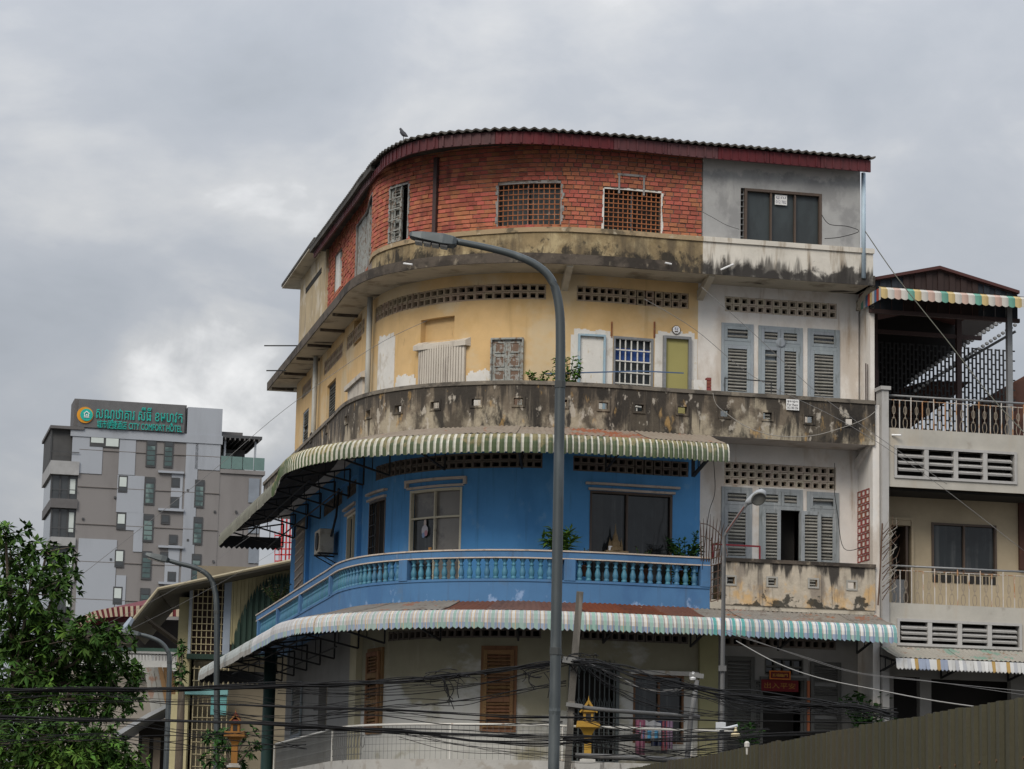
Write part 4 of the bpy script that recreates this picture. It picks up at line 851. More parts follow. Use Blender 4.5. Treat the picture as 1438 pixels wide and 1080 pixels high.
# terrace and balcony railings
rustw = mk('white_bar_with_rust', (.47,.44,.40), .75, [L((.36,.17,.06), (9,9,2.5), .50, .6, .9)])
ornm = mk('thin_wrought_iron', (.30,.255,.20), .8)
def railing(s0, s1, z0, z1, step=.135):
    m = MB(); m.tube([W(s0,-.06,z1), W(s1,-.06,z1)], .025, 6); m.build('handrail', greymetal_m, NB, True); m = MB(); m.tube([W(s0,-.06,z1-.1), W(s1,-.06,z1-.1)], .01, 5); m.build('rail_bar', rustw, NB)
    k = int((s1-s0)/step)
    for i in range(k+1):
        s = s0+(s1-s0)*i/k; m = MB(); t = (W(s+.1,0,0)-W(s,0,0)).normalized()
        if i % 2 == 0: m.bar(W(s,-.06,z0), W(s,-.06,z1-.1 if i % 4 else z1), .023, mi=0); m.build('rail_bar', rustw, NB)
        else:
            m.bar(W(s,-.06,z0+.22), W(s,-.06,z1-.1), .012)
            for sg in (1,-1):
                c = Vector(W(s,-.06,z0+.13)); m.tube([c+t*(.05*sin(a))*sg+Vector((0,0,-.13*cos(a))) for a in np.linspace(0,pi,7)], .008, 4)
                c = Vector(W(s,-.06,z0+.42)); m.tube([c+t*(.035*sin(a))*sg+Vector((0,0,-.1*cos(a))) for a in np.linspace(0,pi,6)], .007, 4)
            m.build('scroll_bar', ornm, NB)
railing(sp1+.03, SN-1.5, zt1, hit(1300,557.5)[1]); railing(sp1+.03, SN-1.5, zt2, hit(1320,797)[1])
# party fin wall with its red breeze blocks
FN = sp0-.02
bbox('fin_wall', white_m, FN-.16, FN, -1.3, -.05, 3.5, 11.7, parent=NB); bbox('fin_wall', white_m, FN-.10, FN, -1.1, -.35, 11.7, 14.3, parent=NB)
RB = vb.mesh('vent_block', redvent_m); zf0, zf1 = hit(1219,788,'P',-.4)[1], hit(1219,686,'P',-.4)[1]
for c in range(3):
    for rr_ in range(10):
        p0 = W(FN-.17, -.88+c*.26, zf0+(zf1-zf0)*(rr_+.5)/10); M_ = FM(FN, 0, 0); M_.translation = p0; inst(RB, 'red_vent_block', NB, M_ @ Matrix.Rotation(-pi/2, 4, 'Z') @ Matrix.Diagonal((.24,.06,.15,1)))
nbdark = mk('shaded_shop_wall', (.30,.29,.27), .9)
q1 = RC(1255,950,1292,1040, base='P', o=-.6); q2 = RC(1308,955,1420,1040, base='P', o=-.6)
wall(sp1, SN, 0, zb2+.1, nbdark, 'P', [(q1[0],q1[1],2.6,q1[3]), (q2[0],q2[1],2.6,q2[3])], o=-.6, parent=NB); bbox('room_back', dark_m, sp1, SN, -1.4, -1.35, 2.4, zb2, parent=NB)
m = MB(); x0, x1 = pt(sp1-.3, -8)[0], pt(SN, -8)[0]; m.quad((x0[0],x0[1],0), (x1[0],x1[1],0), (x1[0],x1[1],zt1), (x0[0],x0[1],zt1)); e0, e1 = pt(SN, 0)[0], x1; m.quad((e0[0],e0[1],0), (e1[0],e1[1],0), (e1[0],e1[1],zt1), (e0[0],e0[1],zt1)); m.build('rear_wall', nbcream, NB)
m = MB(); m.hexa([W(sp0,-1.3,zt1-.1), W(SN,-1.3,zt1-.1), W(SN,-8,zt1-.1), W(sp0,-8,zt1-.1), W(sp0,-1.3,zt1-.02), W(SN,-1.3,zt1-.02), W(SN,-8,zt1-.02), W(sp0,-8,zt1-.02)]); m.build('terrace_floor', soffit_m, NB)
q = RC(1432,705,1440,800, base='P', o=-1.1); bbox('red_vent_panel', brn, q[0], q[0]+.5, -1.19, -1.1, q[2], q[3], parent=NB)

# --- roof terrace shed
SH = thing('rooftop_shed', 'dark iron lattice shed with low gable roof and striped valance on the cream house terrace', 'shed', W(30.5, -1, zt1))
gab = mk('dark_blue_gable_sheet', (.03,.036,.046), .8)
OG = -.25
pk = hit(1320,373,'P',OG); lf = hit(1222,390,'P',OG); rt = hit(1432,408,'P',OG)
m = MB()
for a, b in ((lf, pk), (pk, rt)): m.extr([W(a[0],OG,a[1]), W(b[0],OG,b[1]), W(b[0],OG,b[1]-.07), W(a[0],OG,a[1]-.07)], W(30,-7,0)-W(30,0,0)); m.build('roof_slope', mk('rust_red_roof_sheet', (.075,.03,.027), .8), SH); m = MB()
nn = 26
for i in range(nn):
    a = lf[0]+(rt[0]-lf[0])*i/nn; b = lf[0]+(rt[0]-lf[0])*(i+1)/nn; f = lambda s: (lf[1]+(pk[1]-lf[1])*(s-lf[0])/(pk[0]-lf[0]) if s < pk[0] else pk[1]+(rt[1]-pk[1])*(s-pk[0])/(rt[0]-pk[0]))-.08
    m = MB(); o_ = -.35-.03*(i % 2); m.add([W(a,o_,lf[1]-.75), W(b,o_,lf[1]-.75), W(b,o_,f(b)), W(a,o_,f(a))], [(0,1,2,3)]); m.build('gable_strip', gab if abs(i-12) > 6 else mk('dark_brown_gable', (.04,.026,.024), .85), SH)
OV = .55; vl = hit(1237,402,'P',OV); vr = hit(1445,419,'P',OV); vlb = hit(1237,417,'P',OV)
cols = [mk('valance_yellow', (0.468,0.359,0.172), .8), mk('valance_pink', (0.468,0.335,0.281), .8), mk('valance_white', (0.484,0.468,0.429), .8), mk('valance_green', (0.125,0.296,0.234), .8), mk('valance_red', (.38,.06,.04), .8), mk('valance_blue', (.08,.15,.28), .8)]
seq = [0,2,1,2,3]; k = 0; s = vl[0]; hv_ = vl[1]-vlb[1]; per = .16
VA = thing('shed_valance', 'yellow pink and green striped scalloped valance along the rooftop shed eave', 'awning', W(30.5, OV, vl[1]))
while s < vr[0]+.8:
    m = MB()
    for j in range(4):
        u, v = s+per*j/4, s+per*(j+1)/4; dz = lambda x: .04*abs(sin(pi*(x-vl[0])/per)); bo = lambda x: .025*abs(sin(pi*(x-vl[0])/per))
        m.quad(W(u,OV+.0-.15,vl[1]+.03), W(v,OV-.15,vl[1]+.03), W(v,OV+bo(v),vl[1]-.06), W(u,OV+bo(u),vl[1]-.06)); m.quad(W(u,OV+bo(u),vl[1]-.06), W(v,OV+bo(v),vl[1]-.06), W(v,OV+bo(v)+.01,vl[1]-hv_-dz(v)), W(u,OV+bo(u)+.01,vl[1]-hv_-dz(u)))
    m.build('valance_strip', cols[seq[k % 5]], VA); s += per; k += 1
for i in range(9):
    o = OV-.14*i; m = MB(); m.quad(W(vl[0],o,vl[1]-.02), W(vl[0],o-.13,vl[1]-.02), W(vl[0],o-.13,vl[1]-hv_-.05), W(vl[0],o,vl[1]-hv_-.05)); m.build('valance_strip', cols[(2,4,5,2,0,4,5,2,3)[i]], VA)
m = MB(); m.quad(W(vl[0],OV-.1,vl[1]+.03), W(vr[0]+.9,OV-.1,vl[1]+.03), W(vr[0]+.9,-.3,vl[1]+.2), W(vl[0],-.3,vl[1]+.2)); m.build('eave_sheet', darkroof_m, VA)
# posts, beams, dark back
for px, o in ((1228,-2.0),(1417,-.3),(1346,-2.5)):
    s = hit(px,480,'P',o)[0]; bbox('post', brownsteel_m if px != 1417 else greymetal_m, s-.06, s+.06, o-.06, o+.06, zt1, lf[1]-.2, parent=SH)
for o in (-.3,-2.5,-5): m = MB(); m.bar(W(lf[0],o,lf[1]-.75), W(rt[0],o,lf[1]-.75), .09); m.build('beam', brownsteel_m, SH)
OB = -4.2
B_ = lambda x, y: (lambda h: W(h[0], OB, h[1]))(hit(x, y, 'P', OB))
m = MB(); m.extr([B_(1205,455), B_(1205,590), B_(1258,552), B_(1345,492), B_(1425,436), B_(1425,410)], W(30,-.1,0)-W(30,0,0)); m.build('dark_back_panel', mk('painted_shed_gloom', (.018,.016,.016), .95), SH)  # near-black panel: the shed's dark interior painted as a flat colour
m = MB(); m.extr([B_(1205,600), B_(1205,575), B_(1262,546), B_(1300,535), B_(1362,536), B_(1340,556), B_(1280,600)], W(30,-.12,0)-W(30,0,0)); m.build('rusty_panel', brn, SH)
m = MB(); m.extr([B_(1360,572), B_(1470,510), B_(1470,640), B_(1360,640)], W(30,.1,0)-W(30,0,0)); m.build('rusty_panel', brn, SH)
m = MB(); m.bar(B_(1240,572), B_(1425,466), .12, .06); m.build('stair_stringer', darksteel_m, SH)
s = hit(1228,500,'P',OB+.3)[0]; e = hit(1425,500,'P',OB+.3)[0]; zl, zh = zt1+.1, lf[1]-.7; i = 0
bars = MB()
while s < e:
    bars.bar(W(s,OB+.3,zl), W(s,OB+.3,zh), .042, .03)
    z = zl+.1+(.12 if i % 2 else 0)
    while z < zh: bars.bar(W(s,OB+.3,z), W(s+.1,OB+.3,z), .035, .03); z += .24
    s += .1; i += 1
bars.build('lattice_screen', darksteel_m, SH, kind='stuff')
tb = MB(); r = random.Random(2)
for i in range(26):
    f = i/25; p0 = B_(1278+f*140, 541-f*92); tb.lathe([(0,-.06),(.055,-.03),(.055,.03),(0,.06)], 6, Matrix.Translation(p0+Vector((0,-.3,.09)))); p1 = B_(1282+f*140, 552-f*92); tb.lathe([(0,-.05),(.05,-.02),(.05,.02),(0,.05)], 6, Matrix.Translation(p1+Vector((0,-.3,.0))))
tb.build('stair_ornament', greymetal_m, SH, kind='stuff')
for i in range(7): s_ = hit(1216+i*5,500,'P',-.4)[0]; m = MB(); m.tube([W(s_,-.4-.1*i,zt1), W(s_,-.4-.1*i,zt1+1.5)], .015, 5); m.build('side_bar', brownsteel_m, SH)
# --- lower awning of the cream house
NA = thing('small_tin_awning', 'short tin awning with white blue and ochre fringe on the cream house', 'awning', W(30.5, .5, 5.8))
za = hit(1340,912,'P',.02)[1]; lo = hit(1340,927,'P',1.0)[1]
sheetrow(NA, hit(1250,915,'P',.6)[0], SN, .02, za, 1.0, lo+.01, lambda s: mk('grey_green_tin_sheet', (.30,.28,.24), .8, [L((.13,.26,.2), (2,2,2), .55, .62, .7), L((.22,.11,.06), (3,3,3), .58, .66, .7)]))
s = hit(1258,930,'P',1.0)[0]; r = random.Random(9); fr = [awnwhite_m, mk('ochre_fringe', (.38,.25,.09), .8), mk('blue_fringe', (.27,.31,.40), .8), awngrey_m]
zb_ = hit(1340,941,'P',1.0)[1]
while s < SN:
    m = MB(); w_ = .085; o0 = 1.0+r.uniform(0,.03); m.add([W(s,1.0,lo), W(s+w_,1.0,lo), W(s+w_,o0+.04,zb_), W(s+w_/2,o0+.04,zb_-.04), W(s,o0+.04,zb_)], [(0,1,2,3,4)]); m.build('fringe_strip', r.choice([fr[0],fr[0],fr[0],fr[3],fr[1],fr[2]]), NA); s += w_
brackets(NA, [s_ for s_ in np.arange(hit(1262,930,'P',1)[0], SN, 1.6)], 1.0, za, lo, .6)
# ================================================================== FAR BUILDINGS ON THE LEFT
def atZ(px, py, z):
    d = ray(px, py); t = (z-EYE)/d[2]; return Vector(CAM+d*t)
class Plane:
    def __init__(s, px, Y, yaw):
        p = atY(px, 1180, Y); s.o = Vector((p.x, p.y, 0)); a = radians(yaw); s.t = Vector((cos(a), sin(a), 0)); s.n = Vector((sin(a), -cos(a), 0))
    def uv(s, px, py, d=0):
        r = Vector(ray(px, py)); c = Vector(CAM); k = ((s.o+s.n*d-c).dot(s.n))/r.dot(s.n); p = c+r*k; return (p-s.o).dot(s.t), p.z
    def P(s, u, d, z): q = s.o+s.t*u+s.n*d; return Vector((q.x, q.y, z))
    def box(s, mb, u0, u1, d0, d1, z0, z1, mi=0):
        P = s.P; mb.hexa([P(u0,d1,z0),P(u1,d1,z0),P(u1,d0,z0),P(u0,d0,z0),P(u0,d1,z1),P(u1,d1,z1),P(u1,d0,z1),P(u0,d0,z1)], mi)
    def rect(s, x0, y0, x1, y1, d=0):
        return s.uv(x0,(y0+y1)/2,d)[0], s.uv(x1,(y0+y1)/2,d)[0], s.uv((x0+x1)/2,y1,d)[1], s.uv((x0+x1)/2,y0,d)[1]
    def M(s, u, d, z): p = s.P(u, d, z); t, n = s.t, s.n; return Matrix(((t.x, 0, n.x, p.x), (t.y, 0, n.y, p.y), (0, 1, 0, p.z), (0, 0, 0, 1)))
def pbox(pl, name, mat, parent, u0, u1, d0, d1, z0, z1, **k): m = MB(); pl.box(m, u0, u1, d0, d1, z0, z1); return m.build(name, mat, parent, **k)
def text(body, width, M_, mat, name, parent, depth=.02, height=None):
    c = bpy.data.curves.new(name, 'FONT'); c.body = body; c.align_x = 'CENTER'; c.align_y = 'CENTER'; c.extrude = depth; c.resolution_u = 3
    o = bpy.data.objects.new(name, c); COL.objects.link(o); bpy.context.view_layer.update()
    me = bpy.data.meshes.new_from_object(o.evaluated_get(bpy.context.evaluated_depsgraph_get())); bpy.data.objects.remove(o)
    if not len(me.vertices): return None
    co = np.array([v.co for v in me.vertices]); lo, hi_ = co.min(0), co.max(0); s = width/max(1e-6, hi_[0]-lo[0]); sy = s if height is None else height/max(1e-6, hi_[1]-lo[1])
    me.transform(Matrix.Diagonal((s, sy, 1, 1)) @ Matrix.Translation((-(lo[0]+hi_[0])/2, -(lo[1]+hi_[1])/2, 0))); me.materials.clear(); me.materials.append(mat); me.name = name
    return inst(me, name, parent, M_)
H = Plane(108, 230, 13.8)
HT = thing('hotel_tower', 'grey and taupe eight storey hotel with teal rooftop sign far behind on the left', 'building', H.P(8, 0, 0))
taupe = mk('taupe_cladding', (0.212,0.201,0.197), .9, [L((.15,.14,.137), (.3,.3,.06), .5, .7, .5)], var=.04, vs=.1); lgrey = mk('light_grey_cladding', (0.332,0.355,0.392), .9, [L((.235,.25,.275), (.3,.3,.05), .52, .7, .6)], var=.04, vs=.1)
lgrey2 = mk('pale_slab_edge', (0.317,0.317,0.317), .9); dgrey = mk('dark_grey_panel', (0.119,0.114,0.114), .85); hglass = mk('tower_window_glass', (0.055,0.061,0.066), .1, spec=.5, var=0); hframe = mk('tower_window_frame', (.06,.062,.065), .6); blind = mk('pale_roller_blind', (.52,.57,.55), .7, var=.04); hgreen = mk('green_tinted_glass', (.065,.10,.10), .12, [L((.17,.24,.23), (.5,.5,.35), .52, .6, .8)], spec=.5, var=.25)
uL = H.uv(111,640)[0]; u1 = H.uv(310,640)[0]; u2 = H.uv(366,720)[0]; zt = H.uv(200,606)[1]; zr = H.uv(335,660)[1]
pbox(H, 'wall', taupe, HT, uL, u1, -16, 0, 0, zt, label='taupe main block'); pbox(H, 'wall', taupe, HT, u1, u2, -14, -.05, 0, zr)
def patch(*r):
    a = H.rect(*r); pbox(H, 'grey_panel', lgrey, HT, a[0], a[1], 0, .07, a[2], a[3])
for r in ((101,603,144,665),(167,615,190,667),(164,668,202,720),(177,720,201,745),(187,745,200,775),(240,664,256,716),(236,766,252,790),(256,620,273,900),(274,622,309,660),(107,757,161,900),(161,808,175,900),(230,790,250,860)): patch(*r)
for zz_ in np.arange(3.2, zt-1, 3.2): pbox(H, 'panel_joint', mk('joint_grey', (0.176,0.158,0.148), .9), HT, uL, u1, .0, .085, zz_, zz_+.045)
for q_ in ((160,700),(262,690),(300,720),(115,730),(262,760),(298,790),(330,720),(154,787)): a = H.uv(*q_); pbox(H, 'wall_vent', hframe, HT, a[0], a[0]+.18, 0, .12, a[1], a[1]+.18)
def hwin(x0, y0, x1, y1, kind, nsp=1):
    a = H.rect(x0, y0, x1, y1); m = MB(); H.box(m, a[0], a[1], .0, .10, a[2], a[3]); f = m.build('window', hframe, HT); wd = (a[1]-a[0])/nsp
    for i in range(nsp):
        p0, p1 = a[0]+wd*i+.1, a[0]+wd*(i+1)-.1
        if kind == 'blind':
            cut = a[2]+(a[3]-a[2])*rng.choice((.1,.35,.35)); pbox(H, 'blind', blind, f, p0, p1, .1, .13, cut, a[3]-.14); 
            if cut > a[2]+.4: pbox(H, 'pane', hglass, f, p0, p1, .1, .12, a[2]+.14, cut-.05)
        elif kind == 'tall':
            h_ = a[3]-a[2]; n_ = 5
            for j in range(n_): pbox(H, 'pane', hgreen if j else hglass, f, p0, p1, .1, .12, a[2]+.12+(h_-.24)*(n_-1-j)/n_+.04, a[2]+.12+(h_-.24)*(n_-j)/n_-.04)
        else: pbox(H, 'pane', hglass, f, p0, p1, .1, .12, a[2]+.14, a[3]-.14)
hwin(126,613,168,628,'blind',2)
for r in ((166,668,179,692),(163.5,720,176.5,744),(161,772,174,797),(158.5,824,171.5,849),(156,876,169,900)): hwin(*r, 'blind')
for r in ((205,617,219,656),(230,619,243,657),(203,670,217,709),(200.5,722,215,761),(198.5,774,212.5,814),(196,826,210,866),(273,674,286.5,713),(271,726,284,765),(268.5,778,282,817)): hwin(*r, 'tall')
for r in ((240.5,671,252.5,685),(239,698,251.5,713.5),(226,723,238,736),(237,751,249,765),(224.5,775,236,787.5),(235,803,247,817)): hwin(*r, 'plain')
for y in (662,715,767,818): a = H.rect(222,y,258,y+3); pbox(H, 'ledge', lgrey, HT, a[0], a[1], 0, .3, a[2], a[3])
# corner balconies
for yt, yb, g0, g1, mt in ((603,648,612,648,dgrey),(648,667,0,0,lgrey2),(667,701,670,701,hglass),(701,714,0,0,dgrey),(714,755,722,755,hglass),(755,767,0,0,lgrey2),(767,806,775,806,hglass),(806,818,0,0,lgrey2),(818,860,826,858,hglass)):
    z1_, z0_ = H.uv(95,yt)[1], H.uv(95,yb)[1]; ur = uL+ (1.5 if yt == 603 else .7 if g0 else 1.0)
    ga, gb = H.uv(73,yt)[0], uL+.05
    if g0:
        top_ = yt == 603
        pbox(H, 'corner_glazing', hglass if not top_ else mk('dark_recess', (.07,.07,.07), .8), HT, ga, gb, -9, -.25, z0_, z1_)
        for q in ((0, .33, .66, 1) if not top_ else (0,)): pbox(H, 'glazing_bar', hframe, HT, ga+(gb-ga)*q-.07, ga+(gb-ga)*q+.07, -.25, -.15, z0_, z1_)
        if not top_: pbox(H, 'curtain', blind, HT, ga+(gb-ga)*.68, ga+(gb-ga)*.9, -.24, -.2, z0_+.5, z1_-.3)
    else: pbox(H, 'balcony_slab', mt, HT, ga-.12, uL+.05, -9.5, .25, z0_, z1_); pbox(H, 'balcony_rail', hframe, HT, ga-.1, uL, .18, .22, z1_+.75, z1_+.82)
pbox(H, 'corner_roof', dgrey, HT, H.uv(70,610)[0], uL+.3, -9.5, .3, H.uv(95,603)[1], H.uv(95,603)[1]+.25)
# roof sign
a = H.rect(103,563,263,604); zs0 = zt
SG_ = pbox(H, 'parapet', lgrey, HT, H.uv(99,610)[0], u1+.1, -15, .15, zt-.75, zt)
bz0, bz1 = H.uv(190,610)[1]+.6, H.uv(190,568)[1]
pbox(H, 'sign_tower', dgrey, HT, H.uv(104,580)[0], H.uv(262,580)[0], -3.5, .0, zt, bz1+.2)
pbox(H, 'stair_block', lgrey, HT, H.uv(263,590)[0], u1, -6, .1, zt, H.uv(285,573)[1])
tealL = mk('teal_sign_letters', (.012,.38,.32), .5, spec=.4); orangeL = mk('orange_sign_crescent', (.62,.27,.02), .5); whiteL = mk('white_sign_house', (.8,.8,.8), .5)
SB_ = pbox(H, 'sign_board', mk('sign_board_grey', (0.119,0.119,0.122), .8), HT, H.uv(104,590)[0]+.3, H.uv(262,590)[0]-.2, .0, .3, zt+.04, bz1+.1)
u, z = H.uv(119.5,583,.3); m = MB(); m.lathe([(.70,0),(.70,.1)], 40, H.M(u-.0,.3,z)); m.build('crescent', orangeL, SB_); u_, z_ = H.uv(121.3,583,.3); m = MB(); m.lathe([(.53,0),(.53,.06)], 40, H.M(u_,.41,z_)); m.build('sign_disc', tealL, SB_)
m = MB(); R_ = H.M(u_, .475, z_+.05) @ Matrix.Diagonal((.48,.48,1,1))
m.extr([R_ @ Vector(p) for p in ((-.55,.15,0),(0,.6,0),(.55,.15,0),(.45,.08,0),(0,.42,0),(-.45,.08,0))], H.n*.05)
for b in ((-.42,-.3,-.3,.15),(.3,-.3,.42,.15),(-.42,-.42,.42,-.3),(-.5,-.6,.5,-.52),(-.1,-.2,.12,.0)): m.extr([R_ @ Vector(p) for p in ((b[0],b[1],0),(b[2],b[1],0),(b[2],b[3],0),(b[0],b[3],0))], H.n*.05)
m.build('house_mark', whiteL, SB_)
ua, za_ = H.uv(135,580,.4); ub, zb__ = H.uv(256,589,.4)
text('សណ្ឋាគារ ស៊ីធី ខមហ្វត', ub-ua, H.M((ua+ub)/2, .4, H.uv(196,583.5,.4)[1]), tealL, 'khmer_lettering', SB_, .03, 1.5)
ua = H.uv(136,599,.4)[0]; text('城市便捷酒店 CITY COMFORT HOTEL', ub-ua, H.M((ua+ub)/2, .4, H.uv(196,598.5,.4)[1]), tealL, 'hotel_lettering', SB_, .03, .74)
# right roof terrace
q = H.rect(308,607,364,660); zc_ = H.uv(335,613)[1]
pbox(H, 'roof_terrace_wall', dgrey, HT, u1, u2-1.0, -9, -4, zr, zc_-.6); pbox(H, 'terrace_canopy', hframe, HT, u1, u2-.1, -9, .0, zc_-.15, zc_+.1)
for i in range(8): pbox(H, 'canopy_rafter', dgrey, HT, u1+.3+i*.42, u1+.4+i*.42, -8, .1, zc_-.35, zc_-.15)
pbox(H, 'water_tank_frame', dgrey, HT, u1+.1, u2-1.4, -7, -3, zc_+.1, H.uv(335,600)[1]); pbox(H, 'terrace_pane', blind, HT, u1+.7, u1+1.6, -4, -3.9, zr+.3, zr+2.0)
for q_ in (u1+.4, u2-.6): pbox(H, 'canopy_post', lgrey, HT, q_-.08, q_+.08, -.6, -.44, zr, zc_-.3)
gl = mk('green_glass_balustrade', (0.122,0.194,0.180), .15, spec=.5, var=.1)
for i in range(4): w_ = (u2+.2-u1)/4; pbox(H, 'glass_panel', gl, HT, u1+w_*i+.03, u1+w_*(i+1)-.03, -.02, .03, zr+.05, zr+1.15)
pbox(H, 'terrace_edge', taupe, HT, u1, u2+.25, -10, .12, zr-.35, zr)
for y in (672,715,757,800): a = H.rect(349,y,364,y+34); pbox(H, 'side_window', mk('blue_grey_glazing', (.20,.225,.26), .3, spec=.5), HT, a[0], a[1], 0, .05, a[2], a[3])

# telecom mast far behind
TM = thing('lattice_mast', 'red and white lattice radio mast peeking out far behind the hotel side', 'mast', atY(402, 1170, 180)); redm = mk('mast_red_paint', (.42,.03,.035), .6)
def mp_(x, y, dy=0): return atY(x, y, 180+dy)
for x, x2, d in ((398,396,0),(404,403,1),(409,409,0)): m = MB(); a = mp_(x, 700, d); m.bar((a.x,a.y,0), a+Vector((0,0,0)), .1); m.build('leg', redm, TM)
for y in (752,762,771,779,788,800): m = MB(); m.bar(mp_(386 if y != 762 else 390,y), mp_(412,y), .1, .08); m.build('cross_bar', redm, TM)
for x in (386,392): m = MB(); m.bar(mp_(x,746), mp_(x,805), .05); m.build('rail', redm, TM)
m = MB(); m.bar(mp_(402.5,700), mp_(402.5,735), .1); m.build('spire', redm, TM)

# ---------------------------------------------------------------- yellow clad annexe with its canopy
Yq = Plane(300, 96, 3)
AX = thing('yellow_clad_annexe', 'tall cream ribbed annexe with barred window and tilted tin canopy beside the corner building', 'building', Yq.P(0, 0, 0))
crr = mk('cream_ribbed_sheet', (0.420,0.375,0.217), .75, [L((.36,.31,.18), (1.5,1.5,.4), .52, .7, .6)]); crb = mk('cream_bar', (0.398,0.338,0.203), .7); gcl = mk('dark_green_ribbed_sheet', (0.017,0.038,0.028), .75); pbl = mk('pale_blue_strip', (0.270,0.315,0.375), .8)
def up(x, y, d=0): return Yq.uv(x, y, d)
def yb(name, mat, x0, y0, x1, y1, d0, d1, parent=AX, **k): a = Yq.rect(x0, y0, x1, y1); return pbox(Yq, name, mat, parent, a[0], a[1], d0, d1, a[2], a[3], **k)
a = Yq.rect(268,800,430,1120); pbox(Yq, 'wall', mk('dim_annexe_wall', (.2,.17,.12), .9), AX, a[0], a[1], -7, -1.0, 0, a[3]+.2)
# upper right ribbed cladding
x = 322.0; i = 0
while x < 432: yb('cladding_rib', crr, x, 803-(x-322)*.16, x+5.0, 905, -.1, .02 if i % 2 else .06); x += 5.2; i += 1
# green scalloped side awning: ribs whose tips stand up in a curve
x = 325.0; i = 0
while x < 430:
    f = (x-325)/80; yt = 905-97*min(1, (1-(1-min(f,1))**2.6)**.8) if x < 405 else 806
    u0, zt_ = up(x, yt, .35); u1_, _ = up(x+4.2, yt, .35); zb_ = up(x, 922, .35)[1]; m = MB(); o = .25 if i % 2 else .33
    m.extr([Yq.P(u0,o,zb_), Yq.P(u1_,o,zb_), Yq.P(u1_,o,zt_-.12), Yq.P((u0+u1_)/2,o,zt_+.12), Yq.P(u0,o,zt_-.12)], Yq.n*.08); m.build('green_slat', gcl, AX); x += 4.3; i += 1
yb('edge_strip', pbl, 314, 806, 324, 925, -.3, .1)
# barred window
a = Yq.rect(268,822,318,922); pbox(Yq, 'room_back', mk('brown_curtained_room', (.06,.04,.035), .9, [L((.14,.08,.06), (1.2,1.2,.5), .5, .62, .8)]), AX, a[0], a[1], -.9, -.85, a[2], a[3])
for k, (y0, y1) in enumerate(((815,920),(935,1090))):
    bx = [270+ (318-270)*i/7 for i in range(8)]
    for b in bx: yb('window_bar', crb, b-.6, y0 if k else 826-(b-270)*.28, b+.6, y1, -.05, .0)
    n_ = 11 if k == 0 else 9
    for i in range(n_): y = y0+4+(y1-y0)*i/n_; yb('cross_bar', crb, 268 if k == 0 else 270, y-.5, 318, y+.5, -.0, .04)
yb('floor_beam', gcl, 262, 919, 322, 926, -.4, .15); yb('floor_beam', mk('teal_beam', (.16,.33,.33), .7), 255, 968, 320, 976, -.4, .2); yb('green_fringe', mk('teal_cloth', (.12,.3,.3), .8), 296, 978, 318, 1004, -.3, .1)
yb('side_wall', crr, 248, 838, 266, 1010, -5, -.2); yb('side_post', mk('grey_blue_post', (.3,.33,.36), .7), 265, 824, 269, 925, -.3, .1); yb('lower_column', crr, 238, 975, 262, 1100, -3, -.1)
# canopy: sloping sheet with a dropped lip
m = MB(); dN = Yq.n
pts = [(432,783),(410,789),(330,806),(222,829)]
fr_ = [Yq.P(*[up(x,y,1.6)[0]], 1.6, up(x,y,1.6)[1]) for x, y in pts]; m.extr(fr_+[p-Vector((0,0,.09)) for p in reversed(fr_)], -dN*7); m.build('canopy_sheet', mk('canopy_tin', (.12,.108,.082), .8), AX)
m = MB(); e = [Yq.P(up(x,y,1.6)[0], 1.6, up(x,y,1.6)[1]) for x, y in ((222,829),(180,880))]; m.extr([e[0], e[1], e[1]+Vector((.05,0,-.1)), e[0]+Vector((.05,0,-.12))], -dN*7); m.build('canopy_lip', mk('canopy_tin', (.12,.108,.082), .8), AX)
m = MB(); e = [Yq.P(up(x,y,1.7)[0], 1.7, up(x,y,1.7)[1]) for x, y in ((410,787),(222,827),(181,878))]; m.tube(e, .06, 6); m.build('canopy_edge', mk('cream_gutter', (0.310,0.270,0.185), .7), AX)
m = MB(); e = [Yq.P(up(x,y,1.7)[0], 1.7, up(x,y,1.7)[1]) for x, y in ((186,868),(178,880),(172,886))]; m.tube(e, [.1,.14,.1], 6); m.build('gutter_end', pbl, AX)
for i in range(3): m = MB(); m.bar(Yq.P(up(250,900)[0], -.3-2*i, up(250,900)[1]), Yq.P(up(196,862)[0], .8-2*i, up(196,862)[1]), .08); m.build('canopy_strut', mk('dim_strut', (.12,.1,.08), .8), AX)

# ---------------------------------------------------------------- house with the maroon awning
Rq = Plane(180, 116, 0)
RH = thing('balcony_house', 'house with white baluster balcony under a maroon and cream curved awning', 'building', Rq.P(0, -3, 0))
def rb(name, mat, x0, y0, x1, y1, d0, d1, parent=RH): a = Rq.rect(x0, y0, x1, y1); return pbox(Rq, name, mat, parent, a[0], a[1], d0, d1, a[2], a[3])
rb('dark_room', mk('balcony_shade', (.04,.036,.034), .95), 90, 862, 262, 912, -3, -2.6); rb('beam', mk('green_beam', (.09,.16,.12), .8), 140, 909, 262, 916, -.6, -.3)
whr = mk('white_house_render', (0.420,0.420,0.405), .9, [L((.36,.34,.31), (1.2,1.2,.4), .54, .7, .6)])
rb('handrail', whr, 172, 915, 262, 918, -.3, 0); rb('balcony_edge', whr, 172, 928, 262, 942, -.5, .1)
x = 174.0
while x < 262: rb('baluster', whr, x, 918, x+2.6, 928, -.2, -.1); x += 4.6
rb('wall', mk('dim_house_wall', (.26,.235,.2), .9), 60, 942, 262, 1300, -4, -.6)
AW = thing('maroon_awning', 'maroon tin awning with cream striped curled lip above white balcony', 'awning', Rq.P(0, 1, 9)); creml = mk('cream_lip_stripe', (0.381,0.313,0.231), .7); marl = mk('maroon_sheet', (0.116,0.014,0.020), .7)
